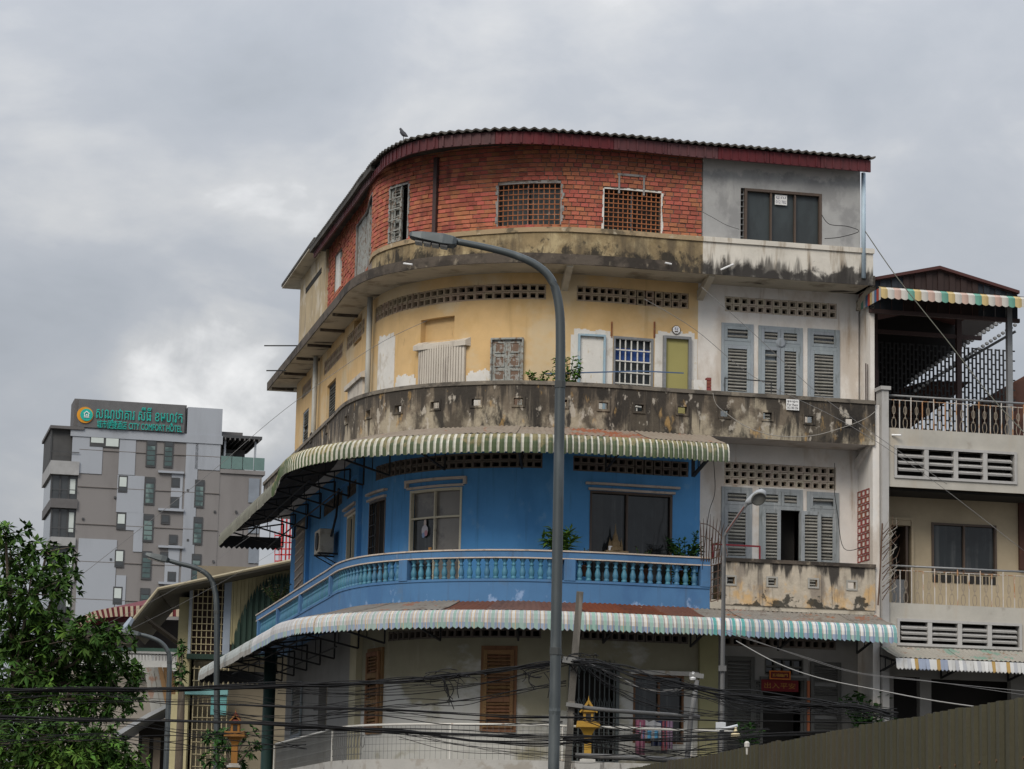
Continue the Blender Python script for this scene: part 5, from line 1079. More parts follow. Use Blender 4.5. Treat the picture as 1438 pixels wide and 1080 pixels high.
top = [(98,884),(112,868),(132,858),(160,853),(190,851),(225,849),(262,847)]; bot = [(100,892),(116,878),(136,869),(162,866),(190,866),(225,866),(262,866)]
N_ = 46
def lerpl(P_, f):
    k = f*(len(P_)-1); i = min(int(k), len(P_)-2); q = k-i; return P_[i][0]*(1-q)+P_[i+1][0]*q, P_[i][1]*(1-q)+P_[i+1][1]*q
for i in range(N_):
    f0, f1 = i/N_, (i+1)/N_; A = [lerpl(top, f0), lerpl(top, f1), lerpl(bot, f1), lerpl(bot, f0)]; q = [Rq.P(Rq.uv(x,y,1.4)[0], 1.4, Rq.uv(x,y,1.4)[1]) for x, y in A]; m = MB(); m.extr(q, Rq.n*(.08 if i % 2 else .02)); m.build('lip_strip', creml if i % 2 else marl, AW)
m = MB(); fr_ = [Rq.P(Rq.uv(*lerpl(top, f/12),1.4)[0], 1.4, Rq.uv(*lerpl(top, f/12),1.4)[1]) for f in range(13)]; bk = [p-Rq.n*5+Vector((3.0*(1-i/12),0,1.0)) for i, p in enumerate(fr_)]
for i in range(12): m.quad(fr_[i], fr_[i+1], bk[i+1], bk[i])
m.build('awning_sheet', marl, AW)
# leaning tin sheets and lower lean-to
LT = thing('lean_to', 'dark lean-to with tilted tin sheets below the annexe canopy', 'shed', Rq.P(5, 4, 0)); tin = mk('pale_corrugated_tin', (0.315,0.315,0.300), .7, [L((.25,.12,.07), 2.5, .55, .65, .7)]); Lq = Plane(230, 100, 0)
for i in range(6):
    x = 204+i*6.5; q = [Lq.P(Lq.uv(a,b)[0], .3+.04*(i % 2), Lq.uv(a,b)[1]) for a, b in ((x,938),(x+6,938),(x+17,1000-i*4),(x+10,1000-i*4))]; m = MB(); m.extr(q, Lq.n*.05); m.build('tin_sheet', tin if i < 3 else mk('orange_rust_tin', (.33,.2,.1), .8), LT)
m = MB(); q = [Lq.P(Lq.uv(a,b)[0], 1.0, Lq.uv(a,b)[1]) for a, b in ((168,1030),(212,1004),(250,985),(250,990),(212,1010),(170,1036))]; m.extr(q, -Lq.n*3); m.build('roof_edge', mk('pale_blue_tin', (0.338,0.360,0.390), .6), LT)
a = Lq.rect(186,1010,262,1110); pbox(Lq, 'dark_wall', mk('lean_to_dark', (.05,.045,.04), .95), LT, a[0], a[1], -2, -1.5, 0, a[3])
for i, x in enumerate((196,212,228)): a = Lq.rect(x,1035,x+10,1100); pbox(Lq, 'plank_panel', mk('weathered_plank', (.17,.14,.11), .9), LT, a[0], a[1], -.6, -.5, 0, a[3])
# white houses seen between the leaves and behind the cables
Wq = Plane(150, 135, 6)
WH = thing('white_house', 'white two storey house with small balcony behind the leafy tree', 'building', Wq.P(0, 0, 0))
a = Wq.rect(20,945,206,1300); pbox(Wq, 'wall', whr, WH, a[0], a[1], -8, 0, 0, a[3]+1)
for r in ((150,978,168,1010),(176,985,186,1022),(120,988,136,1020),(70,985,88,1015)): b = Wq.rect(*r); f = pbox(Wq, 'window', hframe, WH, b[0], b[1], 0, .1, b[2], b[3]); pbox(Wq, 'pane', hglass, f, b[0]+.15, b[1]-.15, .1, .14, b[2]+.15, b[3]-.15)
b = Wq.rect(130,1016,200,1040); pbox(Wq, 'balcony_slab', whr, WH, b[0], b[1], 0, 1.3, b[2]-.1, b[2]+.2)
for i in range(22): u = b[0]+(b[1]-b[0])*i/21; pbox(Wq, 'rail_bar', whr, WH, u-.03, u+.03, 1.2, 1.26, b[2]+.2, b[3])
pbox(Wq, 'handrail', whr, WH, b[0], b[1], 1.18, 1.28, b[3], b[3]+.1)
Vq = Plane(360, 118, 4)
VH = thing('plain_white_house', 'plain grey white wall with sagging eaves behind the cables left of the corner', 'building', Vq.P(0, 0, 0))
a = Vq.rect(300,945,440,1300); pbox(Vq, 'wall', mk('pale_grey_render', (0.352,0.349,0.338), .9, [L((.3,.29,.27), (.6,.6,.2), .5, .68, .6)]), VH, a[0], a[1], -8, 0, 0, Vq.uv(360,945)[1])
for i, r in enumerate(((316,936,440,944),(330,972,440,980),(318,985,350,990))): b = Vq.rect(*r); pbox(Vq, 'eave' if i < 2 else 'sill', mk('dark_brown_eave', (.10,.08,.07), .8), VH, b[0], b[1], 0, .5, b[2], b[3])
b = Vq.rect(342,985,352,1040); pbox(Vq, 'window', hframe, VH, b[0], b[1], 0, .1, b[2], b[3])

# ================================================================== STREET FURNITURE
galv = mk('galvanised_lamp_steel', (0.064,0.075,0.079), .5, [L((.13,.145,.15), (3,3,.8), .52, .7, .6)], metal=.4, spec=.5)
lens_m = mk('lamp_lens', (.16,.155,.145), .25, spec=.5, var=.2)
def lamp(pts, Y, r0, r1, head, label, hw, hh, dy=0, nled=4):
    P_ = [atY(x, y, Y) for x, y in pts]; b = P_[0]; base = Vector((b.x-.0, b.y, 0))
    t = thing('street_lamp', label, 'street lamp', base, 'curved arm street lamps'); k = len(P_)+1; path = [base]+P_
    # smooth
    out_ = []
    for i in range(len(path)-1):
        p0, p1, p2, p3 = path[max(i-1,0)], path[i], path[i+1], path[min(i+2,len(path)-1)]
        n_ = 1 if i == 0 else 4
        for j in range(n_): u = j/n_; out_.append(.5*((2*p1)+(p2-p0)*u+(2*p0-5*p1+4*p2-p3)*u*u+(3*p1-p0-3*p2+p3)*u**3) if i else p1.copy())
    out_.append(path[-1]); m = MB(); m.tube(out_, [r0+(r1-r0)*i/(len(out_)-1) for i in range(len(out_))], 8); m.build('pole', galv, t, True)
    m = MB(); m.box(base.x-.2, base.x+.2, base.y-.2, base.y+.2, 0, .03); m.build('base_plate', galv, t); m = MB(); m.box(base.x-.05, base.x+.05, base.y-r0-.012, base.y-r0+.02, .6, .9); m.build('access_door', galv, t)
    m = MB(); j = out_[2]; m.lathe([(r0*.98,-.04),(r0*1.04,0),(r0*.98,.04)], 10, Matrix.Translation(j)); m.build('joint_collar', galv, t)
    for q_, g_ in ((3, 1.10), (9, 1.08)): j2 = out_[q_]; rr_ = (r0+(r1-r0)*q_/(len(out_)-1))*g_; m = MB(); m.lathe([(rr_*.98,-.05),(rr_,-.045),(rr_,.045),(rr_*.98,.05)], 10, Matrix.Translation(j2)); m.build('pole_band', mk('dark_pole_band', (.05,.055,.055), .6), t)
    A, B = atY(*head[0], Y), atY(*head[1], Y); d = (A-B).normalized(); y_ = Vector((0,1,0)); u_ = d.cross(y_).normalized(); u_ = u_ if u_.z > 0 else -u_; ln = (A-B).length
    m = MB(); sec = [(0,.55,.5),(.08,.9,.85),(.3,1,1),(.75,.95,.75),(.95,.75,.5),(1,.5,.3)]; vs = []
    for f, w_, h_ in sec:
        c = B+d*ln*f; vs += [c-y_*hw*w_-u_*hh*.5*h_, c+y_*hw*w_-u_*hh*.5*h_, c+y_*hw*w_*.8+u_*hh*.5*h_, c-y_*hw*w_*.8+u_*hh*.5*h_]
    fs = [(0,1,2,3), tuple(4*(len(sec)-1)+q for q in (3,2,1,0))]
    for i in range(len(sec)-1):
        for q in range(4): a_ = 4*i+q; b_ = 4*i+(q+1) % 4; fs.append((a_, b_, b_+4, a_+4))
    m.add(vs, fs); hd = m.build('lamp_head', galv, t, bevel=.01)
    for i in range(nled):
        c0 = B+d*ln*(.18+.7*i/nled); c1 = B+d*ln*(.18+.7*(i+.85)/nled); m = MB(); o = -u_*(hh*.5*.9+.012); m.extr([c0-y_*hw*.75+o, c1-y_*hw*.75+o, c1+y_*hw*.75+o, c0+y_*hw*.75+o], -u_*.02); m.build('lens', lens_m, hd)
    return t
lamp([(777.5,1080),(783,760),(786.5,540),(787,470),(785,430),(776,396),(756,374),(722,358),(680,347),(640,339)], 36, .076, .045, ((575,330),(642,341)), 'tall grey street lamp whose curved arm crosses the yellow floor', .15, .15)
lamp([(304,1080),(304.5,960),(304.5,860),(302,830),(294,810),(276,798),(250,791),(236,787)], 70, .085, .055, ((204,778),(238,787)), 'slim grey street lamp standing in front of the annexe barred window', .16, .16, nled=3)
lamp([(233,1080),(236,1000),(238,930),(234,912),(224,901),(208,894),(196,891)], 88, .09, .06, ((160,883),(198,891)), 'lower grey street lamp left of the annexe and beside the tree', .16, .15, nled=3)
# small cobra lamp on a thin pole
SLY = 49
t = thing('street_lamp', 'small round headed lamp on thin pole before the white bay shutters', 'street lamp', Vector((atY(1013,1080,SLY).x, SLY, 0)), 'small street lamps'); dull = mk('dull_grey_pole', (0.112,0.112,0.112), .6, [L((.21,.2,.19), 6, .55, .7, .6)], spec=.4)
b = atY(1013,1080,SLY); m = MB(); m.tube([(b.x,SLY,0), b, atY(1017,755,SLY), atY(1020,748,SLY), atY(1052,703,SLY)], [.05,.045,.035,.033,.03], 8); m.build('pole', dull, t, True)
A, B = atY(1075,690,SLY), atY(1047,707,SLY); d = (A-B).normalized(); ln = (A-B).length; m = MB(); Rm = d.to_track_quat('Z','Y').to_matrix().to_4x4(); Rm.translation = B
m.lathe([(.03,0),(.055,.05),(.09,ln*.4),(.105,ln*.7),(.08,ln*.92),(.02,ln)], 14, Rm); hd = m.build('lamp_head', mk('pale_lamp_shell', (.30,.315,.33), .4), t, True)
m = MB(); nl = Vector((.25,-.75,-.6)).normalized(); sp = A.lerp(B,.42)+nl*.05; ML = nl.to_track_quat('Z','Y').to_matrix().to_4x4(); ML.translation = sp; m.lathe([(.13,0),(.145,.03),(.135,.055),(.12,.055),(.115,.045),(0,.05)], 16, ML); m.build('lens', mk('dim_lamp_glass', (.12,.12,.11), .2, spec=.5), hd, True)
m = MB(); m.tube([atY(1022,748,SLY)+Vector((-.03,-.03,0)), atY(1047,712,SLY)+Vector((-.03,-.03,0))], .012, 5); m.build('rust_strip', mk('rust_strip', (.14,.06,.05), .8), t)
m = MB(); m.box(b.x-.07, b.x+.07, SLY-.08, SLY-.04, atY(1012,935,SLY).z-.1, atY(1012,935,SLY).z); m.build('clamp', dull, t)

# --- utility pole frame
PY = 41
wood = mk('weathered_square_pole', (0.101,0.094,0.083), .9, [L((.21,.19,.165), (8,8,1.2), .5, .66, .7), L((.12,.07,.045), (3,3,.7), .58, .7, .6)], bump=.3)
pw = lambda x, y, dy=0: atY(x, y, PY+dy)
t = thing('utility_pole', 'weathered square utility pole with crossarms standing just right of the tall lamp', 'utility pole', Vector((pw(797,1080).x, PY, 0)))
m = MB(); m.bar((pw(797,1080).x, PY, 0), pw(797,1080), .10); m.build('lower_pole', wood, t); m = MB(); m.bar(pw(797,1080), pw(803,985), .10); m.build('lower_pole', wood, t)
m = MB(); m.bar(pw(801,1000,.1), pw(814.5,831,.1), .105); m.build('upper_pole', wood, t, bevel=.008)
m = MB(); m.bar(pw(790,926,-.1), pw(829,931,-.1), .07, .09); m.build('crossarm', mk('pale_crossarm', (0.180,0.180,0.176), .8), t)
m = MB(); m.bar(pw(795,989,-.1), pw(818,992,-.1), .09, .06); m.build('bracket_plate', mk('pale_crossarm', (0.180,0.180,0.176), .8), t)
m = MB(); m.tube([pw(803,992), pw(860,998), pw(983,1007)], .032, 8); m.build('crossbeam', dull, t, True)
m = MB(); m.tube([pw(808,1061), pw(900,1065), pw(965,1068)], .04, 8); m.build('crossbeam', dull, t, True)
t2 = thing('utility_pole', 'thin leaning grey pole carrying a cable bracket left of the olive column', 'utility pole', Vector((pw(964,1080).x, PY, 0)))
m = MB(); q_ = pw(964,1080); m.tube([(q_.x,PY,0), q_, pw(970,1008), pw(979,955)], [.05,.045,.04,.035], 8); m.build('pole', dull, t2, True); m = MB(); m.bar(pw(968,947), pw(988,950), .08, .07); m.build('bracket', mk('pale_crossarm', (0.180,0.180,0.176), .8), t2)
m = MB(); m.lathe([(.04,0),(.055,.03),(.03,.06),(.05,.09),(.02,.12)], 8, Matrix.Translation(pw(973,955))); m.build('insulator', whiteL, t2)

# --- cables
blk = mk('black_cable', (.012,.012,.013), .75, spec=.2, var=0); gryc = mk('grey_cable', (.16,.155,.15), .6, var=0); palec = mk('pale_cable', (.30,.29,.27), .6, var=0)
def spl(P_, n=6):
    o = []
    for i in range(len(P_)-1):
        p0, p1, p2, p3 = P_[max(i-1,0)], P_[i], P_[i+1], P_[min(i+2,len(P_)-1)]
        for j in range(n): u = j/n; o.append(.5*((2*p1)+(p2-p0)*u+(2*p0-5*p1+4*p2-p3)*u*u+(3*p1-p0-3*p2+p3)*u**3))
    return o+[P_[-1]]
def bundle(label, pts, Y, strands, rad, spread, seed, mat=blk, Y1=None, name='cable_bundle'):
    r = random.Random(seed); n_ = len(pts); Y1 = Y1 or Y; c = [atY(x, y, Y+(Y1-Y)*i/(n_-1)) for i, (x, y) in enumerate(pts)]
    t = thing(name, label, 'cable', c[n_//2])
    for k in range(strands):
        P_ = [p+Vector((0, r.uniform(-spread,spread), r.uniform(-spread,spread)*(.6+.4*sin(i*2.1+k)))) for i, p in enumerate(c)]; m = MB(); m.tube(spl(P_), rad*r.uniform(.45,1.05), 5); m.build('cable', mat, t, True)
    return t
bundle('thickest black cable bundle rising from the tree to the square pole', [(-30,970),(120,968),(260,967),(390,963),(480,961),(560,956),(620,950),(700,941),(760,934),(800,928)], 41, 13, .011, .06, 1)
bundle('drooping black cable bundle sagging right from square pole to the fence', [(800,928),(840,931),(890,943),(940,957),(1000,970),(1060,978),(1140,990),(1200,995),(1250,1002)], 41, 11, .010, .10, 2, Y1=34)
bundle('fanned black cables under the right hand sagging bundle', [(812,928),(870,952),(930,972),(985,975),(1040,990),(1110,996),(1180,992),(1260,1004)], 41, 6, .007, .14, 3, Y1=35)
bundle('black cable run low across the tree and lower cream floor', [(-30,1006),(100,1009),(250,1013),(400,1019),(520,1025),(640,1030),(780,1034),(900,1036)], 40, 6, .011, .06, 4)
bundle('straight black cable above the white handrail from left to fence', [(280,990),(420,994),(560,997),(700,1004),(790,1007),(900,1009),(1020,1011),(1150,1014),(1300,1016)], 40, 3, .010, .03, 5)
bundle('loose thin cables sagging past the lower cream wall', [(400,1022),(560,1028),(660,1040),(760,1043),(850,1040),(960,1040),(1080,1032),(1180,1030)], 40.5, 5, .011, .07, 6)
bundle('thin wires hanging near the balcony wire mesh', [(560,1030),(640,1046),(740,1058),(830,1062),(960,1052),(1060,1046)], 40.3, 5, .006, .12, 7)
bundle('thin wires over the far left shed and tree', [(-20,985),(120,978),(240,985),(330,980),(420,990),(520,985)], 41.5, 5, .006, .18, 8)
bundle('lower wires crossing the tree and shed bottom', [(-20,1020),(150,1018),(280,1030),(420,1024),(520,1030)], 41.5, 4, .006, .16, 9)
for i_, (lab_, P0, n_, sp_, Y_) in enumerate((('fine wires below the thick cable left of the brown shutter', [(390,968),(470,975),(560,968),(640,962),(720,950),(800,935)], 6, .11, 41.1), ('thin slack wires crossing the brown shutter bottom', [(440,1003),(560,990),(650,985),(720,974),(795,958)], 4, .10, 41.2), ('slack black wires over the washing line', [(805,1000),(860,1018),(920,1028),(990,1030),(1080,1030)], 6, .13, 40.7), ('low crowd of wires above the hoarding left end', [(790,1040),(860,1052),(930,1058),(1000,1056),(1070,1046)], 7, .14, 40.6), ('wires strung across the left wing handrail', [(300,1000),(400,1008),(520,1002),(640,1012),(790,1015)], 5, .12, 40.9), ('far left wires over the lean to', [(-30,1040),(120,1035),(230,1045),(330,1040),(430,1050)], 5, .2, 41.6), ('wires sagging before the red banner door', [(1010,975),(1060,988),(1130,1000),(1200,1000),(1260,1004)], 6, .12, 38), ('wires fanning over the steel folding gate', [(812,930),(850,960),(900,985),(960,1000),(1030,1004)], 6, .10, 40.8))): bundle(lab_, P0, Y_, n_, .007, sp_, 40+i_)
bundle('pale telephone cables sloping from thin pole to the right fence', [(1034,900),(1090,930),(1150,952),(1230,968),(1320,985),(1450,1003)], 46, 1, .008, .01, 10, palec, 30)
bundle('grey wires sloping right from the thin lamp pole', [(1018,885),(1120,920),(1200,945),(1300,957),(1450,975)], 46, 2, .008, .05, 11, gryc, 32)
bundle('grey drooping service cable below the sagging bundle', [(830,933),(870,950),(900,966),(940,970),(975,962)], 41, 2, .009, .02, 12, gryc)
# knots of loose loops
r = random.Random(5)
def loops(label, cx, cy, n_, sz, seed, Y=40.9):
    r = random.Random(seed); t = thing('cable_tangle', label, 'cable', atY(cx, cy, Y))
    for k in range(n_):
        a0 = r.uniform(0, 6); rx, ry = r.uniform(.4,1.3)*sz, r.uniform(.15,.75)*sz; ox, oy = r.uniform(-1.5,1.5)*sz, r.uniform(-.3,.4)*sz; m = MB()
        m.tube([atY(cx+ox+rx*cos(a0+q*.55), cy+oy+ry*.8*sin(a0+q*.55), Y+r.uniform(-.1,.1)) for q in range(r.randint(4,8))], .007, 4); m.build('cable_loop', blk, t, True)
    for k in range(n_//2):
        x0 = cx+r.uniform(-1,1)*sz; m = MB(); m.tube(spl([atY(x0,cy,Y), atY(x0+r.uniform(-4,8),cy+sz*.8,Y), atY(x0+r.uniform(-6,16),cy+sz*r.uniform(1.2,2.2),Y)],4), .007, 4); m.build('cable_end', blk, t, True)
loops('tangled cable coil hanging left of the brown shutter', 632, 953, 12, 20, 1); loops('loose cable ends spilling over the square pole crossarm', 815, 924, 9, 15, 2); loops('loose cable ends beside the tall lamp', 752, 945, 7, 16, 3)
# overhead service wires
def wire(label, pts, Y, rad=.008, mat=blk, Y1=None): bundle(label, pts, Y, 1, rad, 0, 1, mat, Y1, 'wire')
wire('thin wire running up from hotel roof side to the corner building', [(60,850),(200,740),(300,660),(400,575),(520,490),(600,450)], 52, .006, gryc, 57)
wire('thin wire sloping past the hotel middle windows', [(100,900),(240,830),(320,775),(420,705)], 52, .006, gryc, 60); wire('second thin wire just under the sloping hotel wire', [(140,905),(260,845),(360,790),(430,745)], 52, .006, gryc, 60)
wire('steep wire falling from top downpipe past the rooftop shed', [(1215,325),(1260,390),(1330,478),(1390,555),(1445,615)], 58, .012, mk('olive_wire', (.10,.10,.08), .7), 54)
wire('diagonal wire falling across the blue louvres to the cream house', [(985,403),(1060,470),(1140,545),(1200,590),(1260,632),(1330,680)], 57.2, .007, gryc); wire('wire from the yellow wall down to the iron railing', [(905,420),(975,462),(1060,530),(1180,590),(1290,660),(1440,775)], 57, .007, gryc)
wire('pale hose looping along the blackened parapet', [(1001,552),(1006,568),(1022,582),(1050,600),(1090,612),(1140,612),(1185,600),(1215,588),(1229,578)], 57.6, .008, mk('pale_hose', (.28,.265,.24), .7)); wire('dark cable draped on the bare grey wall left part', [(987,298),(1000,305),(1020,316),(1038,322)], 57.9, .01); wire('dark cable draped on the bare grey wall right part', [(1154,302),(1165,315),(1190,318),(1206,325),(1180,333),(1158,335)], 58.6, .009)
wire('two way cable clipped beside the white bay shutters', [(1002,645),(1004,690),(996,718),(990,760),(986,800)], 57.8, .008); wire('cable hanging down right of the white bay shutters', [(1172,650),(1172,690),(1176,720),(1185,770),(1213,768)], 58.6, .008)

# --- olive corrugated hoarding in the right foreground
ol = mk('olive_hoarding_sheet', (0.043,0.038,0.020), .6, [L((.057,.05,.027), (2,2,.5), .5, .68, .6), L((.045,.034,.02), (5,5,.8), .58, .72, .6), L((.08,.07,.045), (9,9,1.2), .64, .72, .5), L((.045,.034,.02), (2.5,2.5,2.5), .6, .68, .7)], spec=.3, bump=.15, rnd=.08)
FA, FB = atZ(1438,978,2.7), atZ(1000,1059,2.7); fd = Vector((FB.x-FA.x, FB.y-FA.y, 0)).normalized(); fnv = Vector((fd.y, -fd.x, 0)); fnv = -fnv if fnv.x > 0 else fnv
FE = thing('corrugated_hoarding', 'olive brown corrugated metal hoarding filling the lower right foreground', 'fence', Vector((FA.x, FA.y, 0)))
org = Vector((FA.x, FA.y, 0))-fd*2.6; pitch = .2
for i in range(36):
    m = MB(); vs = []; fs = []; h_ = 2.7+rng.uniform(-.008,.008); tl = rng.uniform(-.003,.003)
    for j in range(5):
        for (f, o) in ((0,0),(.16,.0),(.26,.028),(.62,.028),(.72,0)): u = i*5*pitch+(j+f)*pitch; p = org+fd*u+fnv*(o+.004*(i % 2)); p2 = p+fnv*(tl*(j-2)+rng.uniform(-.003,.003)); vs += [(p.x,p.y,0), (p2.x,p2.y,h_+tl*(j-2)+rng.uniform(-.002,.002))]
    p = org+fd*((i+1)*5*pitch+.07)+fnv*.004*(i % 2); vs += [(p.x,p.y,0), (p.x,p.y,h_)]
    for j in range(len(vs)//2-1): fs.append((2*j, 2*j+2, 2*j+3, 2*j+1))
    m.add(vs, fs); m.build('fence_panel', ol, FE)
    for z in (2.3, 1.3):
        for q in range(2): c = org+fd*(i*1.0+.12+.4*q)+fnv*.034; m = MB(); m.lathe([(.0,-.006),(.012,-.004),(.012,.004)], 6, Matrix.Translation((c.x,c.y,z)) @ fnv.to_track_quat('Z','Y').to_matrix().to_4x4()); m.build('screw', mk('rusty_screw', (.10,.06,.03), .8), FE)
for i in range(0, 37, 3): p = org+fd*i-fnv*.06; m = MB(); m.bar((p.x,p.y,0), (p.x,p.y,2.6), .07); m.build('post', darksteel_m, FE)
for z in (.5, 1.3, 2.3): m = MB(); m.bar(org-fnv*.03+Vector((0,0,z)), org+fd*36-fnv*.03+Vector((0,0,z)), .05); m.build('rail', darksteel_m, FE)
c = atZ(1055,1052,2.62); m = MB(); m.lathe([(.008,-.07),(.012,-.01),(.024,.0),(.024,.035),(.012,.05)], 8, Matrix.Translation(Vector(c)+fnv*.04+Vector((0,0,.02)))); o = m.build('hoarding_lamp', mk('pale_plastic', (.5,.48,.44), .5)); tag(o, 'tiny pale bulb fitting on the hoarding top edge', 'lamp')
# goose-neck lamp behind the hoarding
t = thing('bracket_lamp', 'white bracket arm lamp with cream bell shade behind the hoarding', 'lamp', atY(1012,1020,SLY)); wp = mk('white_bracket', (.5,.52,.54), .5)
m = MB(); q_ = atY(1012,1020,SLY-.1); m.box(q_.x-.09,q_.x+.09,q_.y-.03,q_.y+.0,q_.z-.07,q_.z+.07); m.build('junction_box', wp, t, bevel=.01); m = MB(); m.tube([atY(1012,1024,SLY-.12), atY(1024,1022,SLY-.12), atY(1036,1019,SLY-.12)], .028, 8); m.build('arm', wp, t, True)
q_ = atY(1033,1028,SLY-.12); m = MB(); m.lathe([(.09,-.12),(.085,-.04),(.05,.0),(.025,.03),(.025,.08)], 14, Matrix.Translation(q_)); m.build('shade', mk('cream_lamp_shade', (.62,.53,.33), .5), t, True)

# --- spirit houses
def spirit(base, H_, gold, roofm, label, pil):
    t = thing('spirit_house', label, 'spirit house', base, 'spirit houses on pillars'); x, y, z = base; s = H_/1.25
    def bx(n, m_, w_, z0, z1, par=t, d_=None): m = MB(); d_ = d_ or w_; m.box(x-w_*s/2, x+w_*s/2, y-d_*s/2, y+d_*s/2, z+z0*s, z+z1*s); return m.build(n, m_, par, bevel=.006)
    bx('plinth', base_m, .3, 0, .05); bx('plinth', base_m, .22, .05, .09); bx('pillar', pil, .14, .09, .5)
    m = MB(); m.lathe([(.1*s,0),(.12*s,.04*s),(.2*s,.14*s),(.24*s,.16*s)], 4, Matrix.Translation((x,y,z+.5*s)) @ Matrix.Rotation(pi/4,4,'Z')); m.build('capital', pil, t)
    bx('platform', gold, .46, .66, .72); bx('platform_rail', gold, .44, .72, .78)
    bx('shrine_body', gold, .2, .78, .98); bx('doorway', dark_m, .1, .79, .93, d_=.21)
    for k, (w_, z0, hh) in enumerate(((.30,.96,.14),(.22,1.04,.17))):
        m = MB(); m.extr([Vector((x-w_*s/2,y-.15*s,z+z0*s)), Vector((x+w_*s/2,y-.15*s,z+z0*s)), Vector((x,y-.15*s,z+(z0+hh)*s))], Vector((0,.3*s,0))); m.build('roof', roofm, t)
    for sg in (1,-1): m = MB(); m.bar((x+sg*.17*s,y-.16*s,z+.95*s), (x,y-.16*s,z+1.14*s), .03*s); m.build('barge_board', gold, t)
    m = MB(); m.lathe([(.02*s,0),(.012*s,.05*s),(.0,.12*s)], 6, Matrix.Translation((x,y-.12*s,z+1.16*s))); m.build('finial', gold, t)
goldm = mk('golden_yellow_paint', (0.375,0.217,0.026), .5, [L((.33,.16,.03), 8, .55, .7, .6)], spec=.4); orm = mk('orange_brown_paint', (0.247,0.112,0.022), .7, [L((.16,.07,.02), 7, .5, .66, .6)]); redroof = mk('dull_red_roof_paint', (.20,.05,.035), .7)
s_, z_ = hit(825,1066,'P',.25); bbox('ledge_bracket', base_m, s_-.3, s_+.3, .1, .5, 3.3, 3.61); pp = W(s_,.25,3.61); spirit(pp, 1.36, goldm, goldm, 'golden spirit house on a pillar before the steel folding gate', goldm)
b = atY(329,1070,60); m = MB(); q_ = Vector((b.x, 60, 0)); pz = atY(329,1078,60).z
spirit(Vector((b.x,60,pz)), 1.25, orm, redroof, 'orange brown spirit house with dull red roof beside the balcony left end', orm)
o = bpy.data.objects['spirit_house.001']; m = MB(); m.box(b.x-.12,b.x+.12,59.88,60.12,0,pz); m.build('pillar_base', orm, o)

# ================================================================== VEGETATION
def leafmat(n, c): return mk(n, c, .7, [L(tuple(x*.6 for x in c), 4, .5, .68, .6)], spec=.06, rnd=.35)
lf1 = leafmat('dark_green_leaf', (.036,.075,.016)); lf2 = leafmat('fresh_green_leaf', (.085,.165,.03)); lf3 = leafmat('deep_shrub_leaf', (.035,.085,.024)); bark = mk('grey_bark', (.10,.08,.06), .95, [L((.16,.14,.11), (6,6,1.5), .5, .66, .6)], bump=.4)
def leafv(mb, p, d, ln, wd, r, mi=0):
    d = d.normalized(); s = d.cross(Vector((0,0,1))); s = s.normalized() if s.length > .05 else Vector((1,0,0)); n_ = s.cross(d); s = (s+n_*r.uniform(-.5,.5)).normalized(); n_ = s.cross(d)
    a = p; b = p+d*ln*.45; c = p+d*ln-Vector((0,0,ln*.18)); mb.add([a, b+s*wd-n_*wd*.25, c, b-s*wd-n_*wd*.25, b+n_*wd*.12], [(0,1,4),(1,2,4),(2,3,4),(3,0,4)], mi)
def sprig(mb, p, r, ln, out_, n_=7, mi=0):
    ax = (out_+Vector((r.uniform(-.6,.6), r.uniform(-.6,.6), r.uniform(-.3,.6)))).normalized()
    for k in range(n_): a = 2*pi*k/n_+r.uniform(-.3,.3); u = ax.orthogonal().normalized(); v = ax.cross(u); leafv(mb, p, ax*.45+(u*cos(a)+v*sin(a))+Vector((0,0,-.15)), ln*r.uniform(.7,1.15), ln*.22, r, mi)
def tree(label, blobs, Y, trunk, seed, mats, ln=.2, dens=26, cat='tree', name='tree', singles=0):
    r = random.Random(seed); base = Vector((trunk[0].x, trunk[0].y, 0)); t = thing(name, label, cat, base)
    m = MB(); m.tube(spl([base, trunk[0], trunk[1]], 5), [.17-.008*i for i in range(11)], 8); m.build('trunk', bark, t, True)
    cr = MB(); anc = []
    for (x, y, rx, ry, k) in blobs:
        c = atY(x, y, Y+r.uniform(-.8,.8)); sx, sz = rx/3800*Y, ry/3800*Y; nn = int(dens*rx*ry/600)+3
        q_ = trunk[1].lerp(c, .45)+Vector((0,0,-.1)); m = MB(); m.tube(spl([trunk[1], q_, c], 4), [.055-.0045*i for i in range(9)], 5); m.build('branch', bark, t, True)
        for i in range(nn):
            while True:
                v = Vector((r.uniform(-1,1), r.uniform(-1,1), r.uniform(-1,1)))
                if v.length < 1 and r.random() < .25+.75*v.length: break
            k_ = r.choice((1,1,1,1.15,1.45)); p = c+Vector((v.x*sx*k_, v.y*min(sx,1.3)*k_, v.z*sz*k_)); anc.append((p, v, 1 if r.random() < .14 else k))
            if i % 5 == 0: m2_ = MB(); cr.tube([c, p], [.012,.006], 4, 2, False)
    r.shuffle(anc)
    for i, (p, v, k) in enumerate(anc):
        if i < singles and v.length > .7: m = MB(); sprig(m, p, r, ln*r.uniform(.8,1.2), v, 7, 0); m.build('leaf_cluster', mats[k], t)
        else: sprig(cr, p, r, ln*r.uniform(.8,1.2), v, 7, k)
    o = cr.build('crown', list(mats)+[bark], t, kind='stuff'); return t
TY = 46
tree('large dark leafy tree at the left edge in front of the hotel', [(8,750,26,14,0),(14,790,34,26,0),(66,775,34,16,0),(84,815,26,22,0),(40,835,52,34,0),(20,880,50,40,0),(70,895,56,36,0),(120,895,40,30,0),(158,902,30,24,0),(100,935,62,36,0),(150,945,34,28,0),(186,945,12,22,0),(30,945,50,40,0),(60,985,80,40,0),(140,985,36,20,0),(10,1010,40,40,0),(180,985,18,16,0)], TY, (atY(-10,1100,TY), atY(20,960,TY)), 3, (lf1, lf2), .165, 36, singles=120)
